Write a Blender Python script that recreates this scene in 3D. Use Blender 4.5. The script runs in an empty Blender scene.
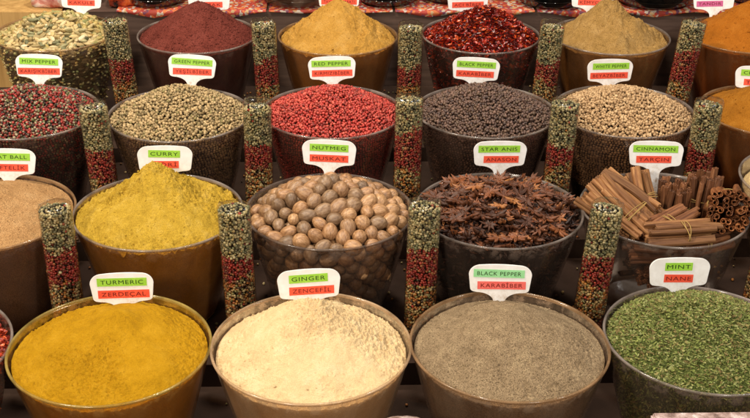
import bpy, bmesh, math, random
import numpy as np
from mathutils import Vector, Matrix, Euler

random.seed(7)
rng = np.random.default_rng(11)
scene = bpy.context.scene
COL = scene.collection
D = bpy.data

# ------------------------------------------------------------------ helpers: materials
def lin(c):
    return tuple(((x / 12.92) if x <= 0.04045 else ((x + 0.055) / 1.055) ** 2.4) for x in c)
def hx(h):
    return lin(tuple(int(h[i:i + 2], 16) / 255 for i in (0, 2, 4))) + (1,)

class NT:
    def __init__(s, name):
        s.m = D.materials.new(name); s.m.use_nodes = True
        s.t = s.m.node_tree; s.n = s.t.nodes; s.l = s.t.links
        s.n.clear(); s.out = s.n.new('ShaderNodeOutputMaterial')
    def add(s, typ, ins=None, **kw):
        n = s.n.new(typ)
        for k, v in kw.items(): setattr(n, k, v)
        for k, v in (ins or {}).items():
            if isinstance(v, bpy.types.NodeSocket): s.l.new(v, n.inputs[k])
            else: n.inputs[k].default_value = v
        return n
    def surf(s, sock): s.l.new(sock, s.out.inputs['Surface'])
    def ramp(s, fac, stops, interp='LINEAR'):
        n = s.add('ShaderNodeValToRGB', {'Fac': fac}); r = n.color_ramp; r.interpolation = interp
        while len(r.elements) < len(stops): r.elements.new(0.5)
        for e, (p, c) in zip(r.elements, stops): e.position = p; e.color = c
        return n.outputs['Color']
    def mix(s, f, a, b, mode='MIX'):
        n = s.add('ShaderNodeMix', data_type='RGBA', blend_type=mode)
        for k, v in ((0, f), (6, a), (7, b)):
            if isinstance(v, bpy.types.NodeSocket): s.l.new(v, n.inputs[k])
            else: n.inputs[k].default_value = v
        return n.outputs[2]
    def noise(s, scale, detail=4, rough=0.6, vec=None):
        co = vec or s.add('ShaderNodeTexCoord').outputs['Object']
        return s.add('ShaderNodeTexNoise', {'Vector': co, 'Scale': scale, 'Detail': detail, 'Roughness': rough}).outputs['Fac']

def powder_mat(name, dark, mid, light, grain=1100, grainmix=0.35, patch=45, bump=0.6):
    t = NT(name)
    big = t.ramp(t.noise(patch, 7, 0.72), [(0.22, hx(dark)), (0.5, hx(mid)), (0.80, hx(light))])
    fine = t.ramp(t.noise(grain, 2, 0.7), [(0.36, (0.35, 0.33, 0.30, 1)), (0.5, (0.95, 0.95, 0.95, 1)), (0.68, (1.2, 1.2, 1.2, 1))])
    c = t.mix(grainmix, big, t.mix(1.0, big, fine, 'MULTIPLY'))
    h = t.noise(grain * 0.45, 6, 0.8)
    b = t.add('ShaderNodeBump', {'Strength': min(1.0, bump * 1.4), 'Distance': 0.0022, 'Height': h})
    p = t.add('ShaderNodeBsdfPrincipled', {'Base Color': c, 'Roughness': 0.95, 'Specular IOR Level': 0.12, 'Normal': b.outputs[0]})
    t.surf(p.outputs[0]); return t.m

def grain_mat(name, cols, rough=0.45, spec=0.35, bump=0.3, bscale=900, interp='LINEAR', mottling=0.35):
    """every grain takes its own colour from the ramp"""
    t = NT(name)
    r = t.add('ShaderNodeNewGeometry').outputs['Random Per Island']
    n = len(cols)
    c = t.ramp(r, [(i / n if interp == 'CONSTANT' else i / max(1, n - 1), hx(k)) for i, k in enumerate(cols)], interp)
    sh = t.ramp(t.noise(bscale * 0.6, 3), [(0.3, (0.45, 0.43, 0.4, 1)), (0.65, (1.15, 1.13, 1.1, 1))])
    c = t.mix(mottling, c, t.mix(1.0, c, sh, 'MULTIPLY'))
    b = t.add('ShaderNodeBump', {'Strength': bump, 'Distance': 0.0006, 'Height': t.noise(bscale, 3)})
    p = t.add('ShaderNodeBsdfPrincipled', {'Base Color': c, 'Roughness': rough, 'Specular IOR Level': spec, 'Normal': b.outputs[0]})
    t.surf(p.outputs[0]); return t.m

def plain_mat(name, col, rough=0.6, spec=0.3, var=0.15, scale=60, bump=0.0, bscale=200):
    t = NT(name); c = hx(col)
    d = tuple(x * (1 - var) for x in c[:3]) + (1,); e = tuple(min(1, x * (1 + var)) for x in c[:3]) + (1,)
    k = t.ramp(t.noise(scale, 4), [(0.3, d), (0.7, e)])
    ins = {'Base Color': k, 'Roughness': rough, 'Specular IOR Level': spec}
    if bump: ins['Normal'] = t.add('ShaderNodeBump', {'Strength': bump, 'Distance': 0.001, 'Height': t.noise(bscale, 4)}).outputs[0]
    t.surf(t.add('ShaderNodeBsdfPrincipled', ins).outputs[0]); return t.m

def wall_mat(name, tint, dust, lo=0.10, hi=0.34):
    """thin smoky plastic with a film of spice dust, scuffs and clear-coat reflections"""
    t = NT(name)
    co = t.add('ShaderNodeTexCoord').outputs['Object']
    mp = t.add('ShaderNodeMapping', {'Vector': co, 'Scale': (1, 1, 0.3)}).outputs[0]
    f = t.ramp(t.noise(20, 6, 0.7, mp), [(0.40, (lo, lo, lo, 1)), (0.70, (hi, hi, hi, 1))])
    z = t.add('ShaderNodeSeparateXYZ', {0: co}).outputs[2]
    up = t.add('ShaderNodeMapRange', {'Value': z, 'From Min': 0.118, 'From Max': 0.150, 'To Min': 0.0, 'To Max': 0.75}, interpolation_type='SMOOTHSTEP').outputs[0]
    pat = t.ramp(t.noise(75, 6, 0.75), [(0.44, (0, 0, 0, 1)), (0.60, (1, 1, 1, 1))])
    cling = t.add('ShaderNodeMath', {0: up, 1: pat}, operation='MULTIPLY').outputs[0]
    fac = t.add('ShaderNodeMath', {0: f, 1: cling}, operation='MAXIMUM').outputs[0]
    tr = t.add('ShaderNodeBsdfTransparent', {'Color': tint + (1,)})
    df = t.add('ShaderNodeBsdfDiffuse', {'Color': hx(dust)})
    a = t.add('ShaderNodeMixShader', {0: fac, 1: tr.outputs[0], 2: df.outputs[0]})
    fr = t.add('ShaderNodeFresnel', {'IOR': 1.62}).outputs[0]
    fr = t.add('ShaderNodeMath', {0: fr, 1: 0.42}, operation='MINIMUM').outputs[0]
    bp = t.add('ShaderNodeBump', {'Strength': 0.35, 'Distance': 0.004, 'Height': t.noise(14, 3, 0.5, mp)}).outputs[0]
    ro = t.ramp(t.noise(30, 5, 0.7, mp), [(0.4, (0.07,) * 3 + (1,)), (0.7, (0.30,) * 3 + (1,))])
    gl = t.add('ShaderNodeBsdfGlossy', {'Color': (1, 1, 1, 1), 'Roughness': ro, 'Normal': bp})
    m = t.add('ShaderNodeMixShader', {0: fr, 1: a.outputs[0], 2: gl.outputs[0]})
    t.surf(m.outputs[0]); return t.m

# ------------------------------------------------------------------ helpers: meshes
def build_mesh(name, groups, mats):
    """groups: (verts Nx3, faces Mxk, material index, smooth)"""
    vs, loops, tot, mi, sm = [], [], [], [], []
    off = 0
    for V, F, m, s in groups:
        V = np.asarray(V, float); F = np.asarray(F, int)
        vs.append(V); loops.append((F + off).ravel()); tot.append(np.full(len(F), F.shape[1]))
        mi.append(np.full(len(F), m)); sm.append(np.full(len(F), s)); off += len(V)
    V = np.concatenate(vs); L = np.concatenate(loops); T = np.concatenate(tot)
    me = D.meshes.new(name)
    me.vertices.add(len(V)); me.vertices.foreach_set('co', V.ravel().astype(np.float32))
    me.loops.add(len(L)); me.loops.foreach_set('vertex_index', L.astype(np.int32))
    me.polygons.add(len(T))
    st = np.concatenate([[0], np.cumsum(T)[:-1]])
    me.polygons.foreach_set('loop_start', st.astype(np.int32))
    me.polygons.foreach_set('material_index', np.concatenate(mi).astype(np.int32))
    me.polygons.foreach_set('use_smooth', np.concatenate(sm).astype(bool))
    for m in mats: me.materials.append(m)
    me.update(); me.validate()
    return me

def link(name, me, parent=None, loc=(0, 0, 0), rot=(0, 0, 0)):
    o = D.objects.new(name, me); COL.objects.link(o)
    o.location = loc; o.rotation_euler = rot
    if parent: o.parent = parent
    return o
def tag(o, label=None, cat=None, group=None, kind=None):
    if label: o['label'] = label
    if cat: o['category'] = cat
    if group: o['group'] = group
    if kind: o['kind'] = kind
    return o
def empty(name, loc, rot=(0, 0, 0)):
    o = link(name, None, None, loc, rot); o.empty_display_size = 0.03; return o

def ico(sub):
    bm = bmesh.new(); bmesh.ops.create_icosphere(bm, subdivisions=sub, radius=1)
    V = np.array([v.co[:] for v in bm.verts]); F = np.array([[v.index for v in f.verts] for f in bm.faces])
    bm.free(); return V, F
ICO1, ICO2, ICO3 = ico(1), ico(2), ico(3)

def rot_mats(n, full=True, tilt=0.5, r=rng):
    """random rotation matrices; full=False keeps the local z near the world z"""
    if full:
        q = r.normal(size=(n, 4)); q /= np.linalg.norm(q, axis=1)[:, None]
    else:
        a = r.uniform(0, 2 * np.pi, n); ax = r.uniform(0, 2 * np.pi, n); th = np.abs(r.normal(0, tilt, n))
        qz = np.stack([np.cos(a / 2), 0 * a, 0 * a, np.sin(a / 2)], 1)
        qt = np.stack([np.cos(th / 2), np.sin(th / 2) * np.cos(ax), np.sin(th / 2) * np.sin(ax), 0 * a], 1)
        w1, x1, y1, z1 = qt.T; w2, x2, y2, z2 = qz.T
        q = np.stack([w1*w2-x1*x2-y1*y2-z1*z2, w1*x2+x1*w2+y1*z2-z1*y2, w1*y2-x1*z2+y1*w2+z1*x2, w1*z2+x1*y2-y1*x2+z1*w2], 1)
    w, x, y, z = q.T
    return np.stack([np.stack([1-2*(y*y+z*z), 2*(x*y-z*w), 2*(x*z+y*w)], 1),
                     np.stack([2*(x*y+z*w), 1-2*(x*x+z*z), 2*(y*z-x*w)], 1),
                     np.stack([2*(x*z-y*w), 2*(y*z+x*w), 1-2*(x*x+y*y)], 1)], 1)

def scatter(base, P, size, R=None, jit=0.0, r=rng, aniso=None):
    V, F = base; n = len(P)
    if R is None: R = rot_mats(n, r=r)
    S = np.asarray(size, float)
    S = np.broadcast_to(S, (n, 3)) if S.ndim <= 1 and S.size in (1, 3) else (S[:, None] * np.ones(3) if S.ndim == 1 else S)
    W = V[None] * S[:, None, :]
    if jit: W = W * (1 + r.normal(0, jit, (n, len(V), 1)))
    W = np.einsum('nij,nvj->nvi', R, W) + P[:, None, :]
    FF = (F[None] + (np.arange(n) * len(V))[:, None, None]).reshape(-1, F.shape[1])
    return W.reshape(-1, 3), FF

def lathe(prof, n=128):
    prof = np.array(prof); a = np.linspace(0, 2 * np.pi, n, endpoint=False)
    V = np.stack([prof[:, 0, None] * np.cos(a), prof[:, 0, None] * np.sin(a), prof[:, 1, None] + 0 * a], -1).reshape(-1, 3)
    F = []
    k = np.arange(n); k2 = (k + 1) % n
    for i in range(len(prof) - 1):
        F.append(np.stack([i * n + k, i * n + k2, (i + 1) * n + k2, (i + 1) * n + k], 1))
    return V, np.concatenate(F)

_L = {}
def vnoise(x, y, seed):
    if seed not in _L: _L[seed] = np.random.default_rng(seed).random((128, 128))
    g = _L[seed]; xi = np.floor(x).astype(int); yi = np.floor(y).astype(int); fx = x - xi; fy = y - yi
    fx = fx * fx * (3 - 2 * fx); fy = fy * fy * (3 - 2 * fy)
    G = lambda a, b: g[a % 128, b % 128]
    return (G(xi, yi) * (1 - fx) + G(xi + 1, yi) * fx) * (1 - fy) + (G(xi, yi + 1) * (1 - fx) + G(xi + 1, yi + 1) * fx) * fy - 0.5
def fbm(x, y, cell, seed, octs=4, gain=0.55):
    s = 0; a = 1
    for k in range(octs):
        c, sn = math.cos(k * 1.3), math.sin(k * 1.3)
        s = s + a * vnoise((x * c - y * sn) / cell + 17.3 * k, (x * sn + y * c) / cell + 5.1 * k, seed + k)
        a *= gain; cell /= 2
    return s

# ------------------------------------------------------------------ the display, in metres
ROWS = [dict(y=1.065, z=0.8375, R=0.110), dict(y=1.3281, z=0.8712, R=0.108),
        dict(y=1.5903, z=0.9028, R=0.104), dict(y=1.8748, z=0.9280, R=0.100)]
BH = 0.150          # bowl height
BASE = 0.64         # base radius / rim radius
def wall_r(R, dz):  # inner radius dz below the rim
    return R * (1 - (1 - BASE) * np.clip(dz / BH, 0, 1) ** 1.08)

M_RIM = {}
def rim_mat(key, col):
    if key not in M_RIM:
        t = NT('rim_' + key)
        p = t.add('ShaderNodeBsdfPrincipled', {'Base Color': hx(col), 'Roughness': 0.15, 'Specular IOR Level': 0.9})
        tr = t.add('ShaderNodeBsdfTransparent', {'Color': (0.85, 0.8, 0.74, 1)})
        f = t.ramp(t.noise(30, 4), [(0.35, (0.2,) * 3 + (1,)), (0.7, (0.6,) * 3 + (1,))])
        t.surf(t.add('ShaderNodeMixShader', {0: f, 1: tr.outputs[0], 2: p.outputs[0]}).outputs[0])
        M_RIM[key] = t.m
    return M_RIM[key]

def make_bowl(name, x, row, label, wm, rm, dy=0, dz=0, rs=1.0, group='clear plastic bowls set out in rows'):
    r = ROWS[row]; R = r['R'] * rs
    root = empty(name, (x, r['y'] + dy, r['z'] + dz - BH)); tag(root, label, 'bowl', group)
    prof = [(0.0005, 0.002), (BASE * R * 0.97, 0.002), (BASE * R, 0.006)]
    for k in np.linspace(0.08, 1, 14): prof.append((float(wall_r(R, BH * (1 - k))), float(BH * k - 0.002)))
    V, F = lathe(prof); link('wall', build_mesh('bowl_wall', [(V, F, 0, True)], [wm]), root)
    lip = [(R - 0.0008, BH - 0.0035), (R - 0.0012, BH), (R + 0.0002, BH + 0.0006), (R + 0.0015, BH + 0.0003), (R + 0.0020, BH - 0.0010), (R + 0.0015, BH - 0.0026), (R + 0.0002, BH - 0.0030), (R - 0.0008, BH - 0.0035)]
    V, F = lathe(lip, 160); link('rim', build_mesh('bowl_rim', [(V, F, 0, True)], [rm]), root)
    return root

class Heap:
    """surface of what fills a bowl, in coordinates local to the rim centre"""
    def __init__(s, row, h=0.05, e=0.012, ox=0, oy=0, cone=0.6, peak=0, pw=0.3, lump=0.003, cell=0.05, seed=1, ridge=None, rs=1.0, gul=0.0045):
        s.R = ROWS[row]['R'] * rs - 0.0012; s.__dict__.update(h=h, e=e, ox=ox, oy=oy, cone=cone, peak=peak, pw=pw, lump=lump, cell=cell, seed=seed, ridge=ridge, gul=gul)
        s.Re = float(wall_r(s.R, e)) - 0.0006
    def z(s, x, y):
        rr = np.clip(np.hypot(x, y) / s.Re, 0, 1)
        qx = x - s.ox * (1 - rr); qy = y - s.oy * (1 - rr)
        t = np.clip(np.hypot(qx, qy) / s.Re, 0, 1)
        eps = 0.10; cn = 1 - (np.sqrt(t * t + eps * eps) - eps) / (math.sqrt(1 + eps * eps) - eps)
        z = -s.e + s.h * (s.cone * cn + (1 - s.cone) * (1 - t * t))
        if s.peak: z = z + s.peak * np.exp(-(t / s.pw) ** 2)
        an = np.arctan2(qy, qx)
        ca, sa = np.cos(an), np.sin(an)
        gully = vnoise(ca * (2.2 + 0.5 * t) + 40, sa * (2.2 + 0.5 * t) + 9, s.seed + 7) + 0.5 * vnoise(ca * (5.2 + t) + 90, sa * (5.2 + t) + 30, s.seed + 8)
        z = z - s.gul * np.abs(gully) * np.clip(t * 3, 0, 1) * np.clip((1 - rr) * 5, 0, 1)
        return z + s.lump * fbm(x, y, s.cell, s.seed, 3) * np.clip((1 - rr) * 6, 0.25, 1)

def powder_heap(name, x, row, heap, mat, label, crumbs=500, amp=0.0022, cell=0.007, dy=0, dz=0, nr=170, na=420, crumb=0.0011, kind=None):
    r = ROWS[row]
    rad = np.linspace(0.002, 1, nr) * heap.Re; a = np.linspace(0, 2 * np.pi, na, endpoint=False)
    X = rad[:, None] * np.cos(a); Y = rad[:, None] * np.sin(a)
    f = fbm(X, Y, cell, heap.seed + 40, 4, 0.62)
    clump = np.abs(fbm(X, Y, cell * 1.9, heap.seed + 60, 3)) ** 0.8
    patchy = np.clip(0.55 + 1.3 * fbm(X, Y, 0.05, heap.seed + 80, 2), 0.15, 1.3)
    Z = heap.z(X, Y) + (amp * f - amp * 0.9 * clump) * patchy
    V = np.stack([X, Y, Z], -1).reshape(-1, 3)
    k = np.arange(na); k2 = (k + 1) % na
    F = [np.stack([i * na + k, i * na + k2, (i + 1) * na + k2, (i + 1) * na + k], 1) for i in range(nr - 1)]
    # body down the inside of the wall
    zs = [0.004, 0.012, 0.03, 0.06, 0.09, 0.12, BH - 0.004]
    edge = Z[-1]; rows_ = [V]
    for j, d in enumerate(zs):
        zz = np.where(True, -(heap.e + (BH - 0.004 - heap.e) * (d / (BH - 0.004))), 0) + 0 * edge + (edge + heap.e) * (0.6 ** (j + 1))
        rr = wall_r(heap.R, -zz) - 0.0009 - 0.0006 * (0.5 + fbm(np.cos(a) * 0.1, np.sin(a) * 0.1 + d, 0.02, 5, 2))
        rows_.append(np.stack([rr * np.cos(a), rr * np.sin(a), zz], 1))
        i = nr - 1 + j
        F.append(np.stack([i * na + k, i * na + k2, (i + 1) * na + k2, (i + 1) * na + k], 1))
    groups = [(np.concatenate(rows_), np.concatenate(F), 0, True)]
    if crumbs:
        rr = np.sqrt(rng.random(crumbs)) * heap.Re * 0.98; aa = rng.random(crumbs) * 6.283
        cx, cy = rr * np.cos(aa), rr * np.sin(aa)
        P = np.stack([cx, cy, heap.z(cx, cy) - 0.0004], 1)
        groups.append((*scatter(ICO1, P, rng.gamma(2.2, 0.33, crumbs) * crumb, jit=0.22), 0, True))
    o = link(name, build_mesh(name, groups, [mat]), None, (x, r['y'] + dy, r['z'] + dz))
    return tag(o, label, 'spice', None, kind)

def heap_sites(heap, s, layers=2, zstep=0.75, keep=None):
    out = []
    R = heap.Re - s * 0.35
    for L in range(layers):
        n = int(2 * R / s) + 3
        i, j = np.meshgrid(np.arange(-n, n), np.arange(-n, n))
        px = (i + 0.5 * (j % 2)) * s + L * s * 0.5; py = j * s * 0.866 + L * s * 0.3
        px = px + rng.normal(0, s * 0.2, px.shape); py = py + rng.normal(0, s * 0.2, py.shape)
        m = np.hypot(px, py) < R - L * s * 0.3
        px, py = px[m], py[m]
        z = heap.z(px, py) - s * 0.5 - L * s * zstep + rng.normal(0, s * 0.22, px.shape)
        out.append(np.stack([px, py, z], 1))
    return out
def wall_sites(heap, s, depth=0.10, inset=0.5):
    out = []
    d = heap.e + s * 0.4
    while d < heap.e + depth:
        r = float(wall_r(heap.R, d)) - s * inset - 0.0006
        n = int(2 * np.pi * r / s); a = (np.arange(n) + rng.random()) / n * 2 * np.pi + rng.normal(0, 0.15 / n, n)
        rr = r - np.abs(rng.normal(0, s * 0.12, n))
        out.append(np.stack([rr * np.cos(a), rr * np.sin(a), -d + rng.normal(0, s * 0.12, n)], 1)); d += s * 0.84
    return np.concatenate(out)
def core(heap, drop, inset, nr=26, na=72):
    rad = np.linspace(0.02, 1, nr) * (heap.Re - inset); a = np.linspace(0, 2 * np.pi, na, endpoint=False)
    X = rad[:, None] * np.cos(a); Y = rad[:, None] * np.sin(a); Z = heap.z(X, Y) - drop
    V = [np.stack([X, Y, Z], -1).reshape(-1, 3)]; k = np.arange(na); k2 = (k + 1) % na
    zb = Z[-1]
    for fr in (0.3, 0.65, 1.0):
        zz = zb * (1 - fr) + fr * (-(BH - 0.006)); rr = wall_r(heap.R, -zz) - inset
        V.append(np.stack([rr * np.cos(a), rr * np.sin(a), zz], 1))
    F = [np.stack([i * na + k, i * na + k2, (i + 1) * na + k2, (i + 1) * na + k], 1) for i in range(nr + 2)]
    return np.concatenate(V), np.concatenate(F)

def grain_heap(name, x, row, heap, s, mat, cmat, label, cat, dy=0, jit=0.085, szvar=0.075, sq=(1, 1, 1)):
    r = ROWS[row]; L = heap_sites(heap, s); W = wall_sites(heap, s * 1.1)
    def sz(n): return np.abs(rng.normal(s * 0.485, s * szvar, n))[:, None] * np.array(sq)
    g = [(*scatter(ICO2, L[0], sz(len(L[0])), jit=jit), 0, True),
         (*scatter(ICO1, L[1], sz(len(L[1])), jit=jit), 0, True),
         (*scatter(ICO1, W, sz(len(W)) * 1.05, jit=jit), 0, True),
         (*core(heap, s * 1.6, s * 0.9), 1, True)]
    o = link(name, build_mesh(name, g, [mat, cmat]), None, (x, r['y'] + dy, r['z']))
    return tag(o, label, cat, None, 'stuff')

# ------------------------------------------------------------------ materials
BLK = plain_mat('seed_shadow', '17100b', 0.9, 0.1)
WALL = {
    'brown': wall_mat('smoky_plastic_brown', (0.78, 0.60, 0.46), '8e6644', 0.08, 0.30),
    'dark': wall_mat('smoky_plastic_dark', (0.72, 0.62, 0.56), '6c5448', 0.08, 0.28),
    'clear': wall_mat('smoky_plastic_clear', (0.70, 0.63, 0.57), '7c6a5e', 0.07, 0.20),
    'turmeric': wall_mat('turmeric_dusted_plastic', (0.84, 0.60, 0.36), 'a47438', 0.08, 0.32),
    'ginger': wall_mat('ginger_dusted_plastic', (0.78, 0.62, 0.48), 'c4a27c', 0.10, 0.36),
    'pepper': wall_mat('pepper_dusted_plastic', (0.78, 0.62, 0.50), '9a8068', 0.10, 0.34),
    'curry': wall_mat('curry_dusted_plastic', (0.80, 0.58, 0.38), '946840', 0.08, 0.30),
}
RIM = dict(grey=rim_mat('grey', '9a8d84'), yellow=rim_mat('yellow', 'b39a52'), cream=rim_mat('cream', 'c9a883'), dark=rim_mat('dark', '77685f'), warm=rim_mat('warm', 'a5825e'))

M_turm = powder_mat('turmeric', '946a0a', 'b08210', 'c09222', 1300, 0.30, 45)
M_curry = powder_mat('curry', '9e7c26', 'be9a34', 'd0ae54', 1000, 0.5, 55, 0.8)
M_ging = powder_mat('ginger', 'c6a67c', 'dec090', 'ead2a8', 1200, 0.35, 45)
M_bp = powder_mat('ground_black_pepper', '6e5b42', '907a5e', 'ac9674', 820, 1.0, 60, 0.6)
M_meat = powder_mat('meatball_spice', '8e6840', 'a88054', 'b89468', 900, 0.9, 45, 0.5)
M_sum = powder_mat('sumac', '55231b', '70342a', '824238', 900, 0.9, 45, 0.6)
M_yel = powder_mat('chicken_spice', 'a0722a', 'bd8c3e', 'cca058', 950, 0.55, 45, 0.8)
M_tan = powder_mat('cumin', '86652f', 'a8824a', 'bb9760', 900, 0.8, 45, 0.8)
M_org = powder_mat('orange_spice', '8c5012', 'a66018', 'b47026', 1000, 0.5, 45, 0.6)
M_org2 = powder_mat('tandoori_spice', '85500f', '9c621a', 'aa7228', 1000, 0.6, 45, 0.6)
M_cream = powder_mat('cream_powder', 'c29f6a', 'd5b683', 'e0c79c', 1100, 0.4)

G_mixed = grain_mat('mixed_pepper', ['86241e', 'a2382e', '382a22', '8a785e', '66643c', '8e2a24', '3a2e26', '78281f', '9c8a6c', '4c3a28', '74301f'], 0.45, 0.4, interp='CONSTANT')
G_green = grain_mat('green_pepper', ['9a8258', 'b89c70', '7c6846', 'c4a87c', '94805a', 'ac9268', '6c5c40', '8a7c50'], 0.6, 0.25)
G_red = grain_mat('pink_pepper', ['a82e26', 'bc4236', '8c241f', 'c85a48', 'b0382e', '983e32', '742420'], 0.4, 0.4)
G_black = grain_mat('black_pepper', ['4a382f', '63493d', '3a2a24', '77594a', '54402f', '69503f'], 0.5, 0.45)
G_white = grain_mat('white_pepper', ['a88660', 'bc9a70', '8e6e4c', 'caaa80', '9e7c58'], 0.6, 0.25)
G_tg = grain_mat('tube_green', ['86805a', 'a09466', '625e42', 'b0a47a', '6e7050', '968660', 'b8ac84', '54503a', 'a08c5e'], 0.4, 0.45, interp='CONSTANT')
G_tr = grain_mat('tube_red', ['8a2820', '9c3429', '701f1a', 'a64434', '5e201a', '8e4a30', '80281f', '7c5238', 'a06840'], 0.4, 0.45, interp='CONSTANT')
G_tm = grain_mat('tube_mixed', ['a4682e', 'a88c5c', '6c4a2a', 'bca676', '42301f', '98582a', '7c7446', 'b07a3c'], 0.4, 0.45, interp='CONSTANT')
G_td = grain_mat('tube_dark', ['5a1d10', '6b3018', '2a1a12', '7c3a1c', '3c2016'], 0.45, 0.4, interp='CONSTANT')
G_pod = grain_mat('cardamom', ['b39a5c', '8f8a55', 'c6ac74', '7a7c4c', 'a88448', 'd0bb8a', '98834e'], 0.6, 0.25, 0.6, 500, mottling=0.5)
G_flake = grain_mat('chili', ['6d0f08', '8c1a0c', '4a0a06', 'a32c12', '7a140a', '551008', 'b8481c'], 0.25, 0.6, interp='CONSTANT')
G_flake2 = grain_mat('paprika_flakes', ['8c2410', 'b0401c', '6d1a0c', 'c45a2a', 'a03416'], 0.4, 0.4, interp='CONSTANT')
G_mint = grain_mat('mint', ['686e34', '7e8444', '565c2c', '8e8c54', '70783c', '807444', '5e6432', '8a8c58', '6e5e38'], 0.7, 0.2, interp='CONSTANT')

# ------------------------------------------------------------------ the setting
def box(x0, x1, y0, y1, z0, z1):
    V = [(x, y, z) for x in (x0, x1) for y in (y0, y1) for z in (z0, z1)]
    F = [(0, 1, 3, 2), (4, 6, 7, 5), (0, 4, 5, 1), (2, 3, 7, 6), (0, 2, 6, 4), (1, 5, 7, 3)]
    return np.array(V, float), np.array(F)
M_cloth = plain_mat('dark_cloth', '3a2a21', 0.85, 0.15, 0.4, 12, 0.4, 500)
tops = [r['z'] - BH for r in ROWS]; ys = [0.62, 1.195, 1.46, 1.735, 2.02]
g = []
for i in range(4):
    g.append((*box(-1.15, 1.25, ys[i], ys[i + 1], 0.35, tops[i] - 0.0005), 0, False))
tag(link('display_table', build_mesh('display_table', g, [M_cloth])), kind='structure')
# back shelf: brown board front, ledge on top
t = NT('shelf_board')
co = t.add('ShaderNodeTexCoord').outputs['Object']
mp = t.add('ShaderNodeMapping', {'Vector': co, 'Scale': (2, 30, 30)}).outputs[0]
c = t.ramp(t.noise(4, 5, 0.6, mp), [(0.3, hx('3e2c23')), (0.7, hx('604a3e'))])
t.surf(t.add('ShaderNodeBsdfPrincipled', {'Base Color': c, 'Roughness': 0.5}).outputs[0]); M_board = t.m
tag(link('back_shelf', build_mesh('back_shelf', [(*box(-0.497, 1.25, 2.021, 2.75, 0.35, 0.921), 0, False)], [M_board])), kind='structure')
t = NT('light_board')
co = t.add('ShaderNodeTexCoord').outputs['Object']
mp = t.add('ShaderNodeMapping', {'Vector': co, 'Scale': (25, 25, 2)}).outputs[0]
c = t.ramp(t.noise(3, 4, 0.6, mp), [(0.3, hx('a37c45')), (0.7, hx('c9a063'))])
t.surf(t.add('ShaderNodeBsdfPrincipled', {'Base Color': c, 'Roughness': 0.5}).outputs[0]); M_pine = t.m
o = link('wooden_panel', build_mesh('wooden_panel', [(*box(-1.15, -0.500, 2.015, 2.75, 0.35, 0.9215), 0, False)], [M_pine]))
tag(o, 'pale yellow wooden panel at the top left behind the pod bowl', 'panel')
M_backdrop = plain_mat('backdrop_dark', '2a1c15', 0.8)
tag(link('reflection_backdrop', build_mesh('reflection_backdrop', [(*box(-1.4, 1.5, 2.75, 2.80, 0.2, 1.9), 0, False)], [M_backdrop])), kind='structure')  # unseen dark backdrop, added for the reflections
M_fl = plain_mat('floor_tiles', '4a3a30', 0.6)
tag(link('floor', build_mesh('floor', [(*box(-3, 3, -2, 4, -0.02, 0), 0, False)], [M_fl])), kind='structure')
tag(link('table_base', build_mesh('table_base', [(*box(-1.12, 1.22, 0.66, 2.72, 0.0005, 0.349), 0, False)], [M_cloth])), kind='structure')

# printed cloth on the ledge, its corners falling over the board
t = NT('printed_cloth')
co = t.add('ShaderNodeTexCoord').outputs['Object']
v = t.add('ShaderNodeTexVoronoi', {'Vector': co, 'Scale': 190.0}).outputs['Color']
sep = t.add('ShaderNodeSeparateColor', {0: v}).outputs[0]
c = t.ramp(sep, [(0, hx('9a3420')), (0.25, hx('b8602e')), (0.45, hx('b4a494')), (0.58, hx('6a3448')), (0.7, hx('9c3026')), (0.88, hx('a88860'))], 'CONSTANT')
t.surf(t.add('ShaderNodeBsdfPrincipled', {'Base Color': c, 'Roughness': 0.7}).outputs[0]); M_print = t.m
def cloth(x0, x1, label, seed, mat=M_print, tips=2, drop=0.012):
    nx, ny = 70, 14
    xs = np.linspace(x0, x1, nx); V = []; 
    for i, x in enumerate(xs):
        u = (x - x0) / (x1 - x0)
        fr = (1 - abs((u * tips) % 1 * 2 - 1))
        for j in range(ny):
            w = j / (ny - 1)
            if j < 3:
                V.append((x, 2.0175 - 0.0008 * j, 0.9225 - drop * fr * (1 - j / 3.0) - 0.0005))
            else:
                y = 2.0175 + (w - 3 / (ny - 1)) * 0.30
                V.append((x, y, 0.9232 + 0.0022 * abs(float(fbm(np.array(x), np.array(y), 0.05, seed, 3))) * 2))
    V = np.array(V); F = [(i * ny + j, (i + 1) * ny + j, (i + 1) * ny + j + 1, i * ny + j + 1) for i in range(nx - 1) for j in range(ny - 1)]
    return tag(link('printed_cloth', build_mesh('printed_cloth', [(V, F, 0, True)], [mat])), label, 'cloth', 'printed cloths along the back shelf')
cloth(-0.40, -0.13, 'orange and white printed cloth under the dark jars at the upper left', 21)
cloth(-0.125, 0.10, 'red speckled printed cloth behind the yellow orange powder mound', 22, drop=0.004)
cloth(0.105, 0.36, 'printed cloth with white and pink corner behind the chili flakes', 23, drop=0.010, tips=2)
cloth(0.365, 0.80, 'printed cloth with red white corner behind the orange powder', 24, drop=0.010, tips=3)

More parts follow.
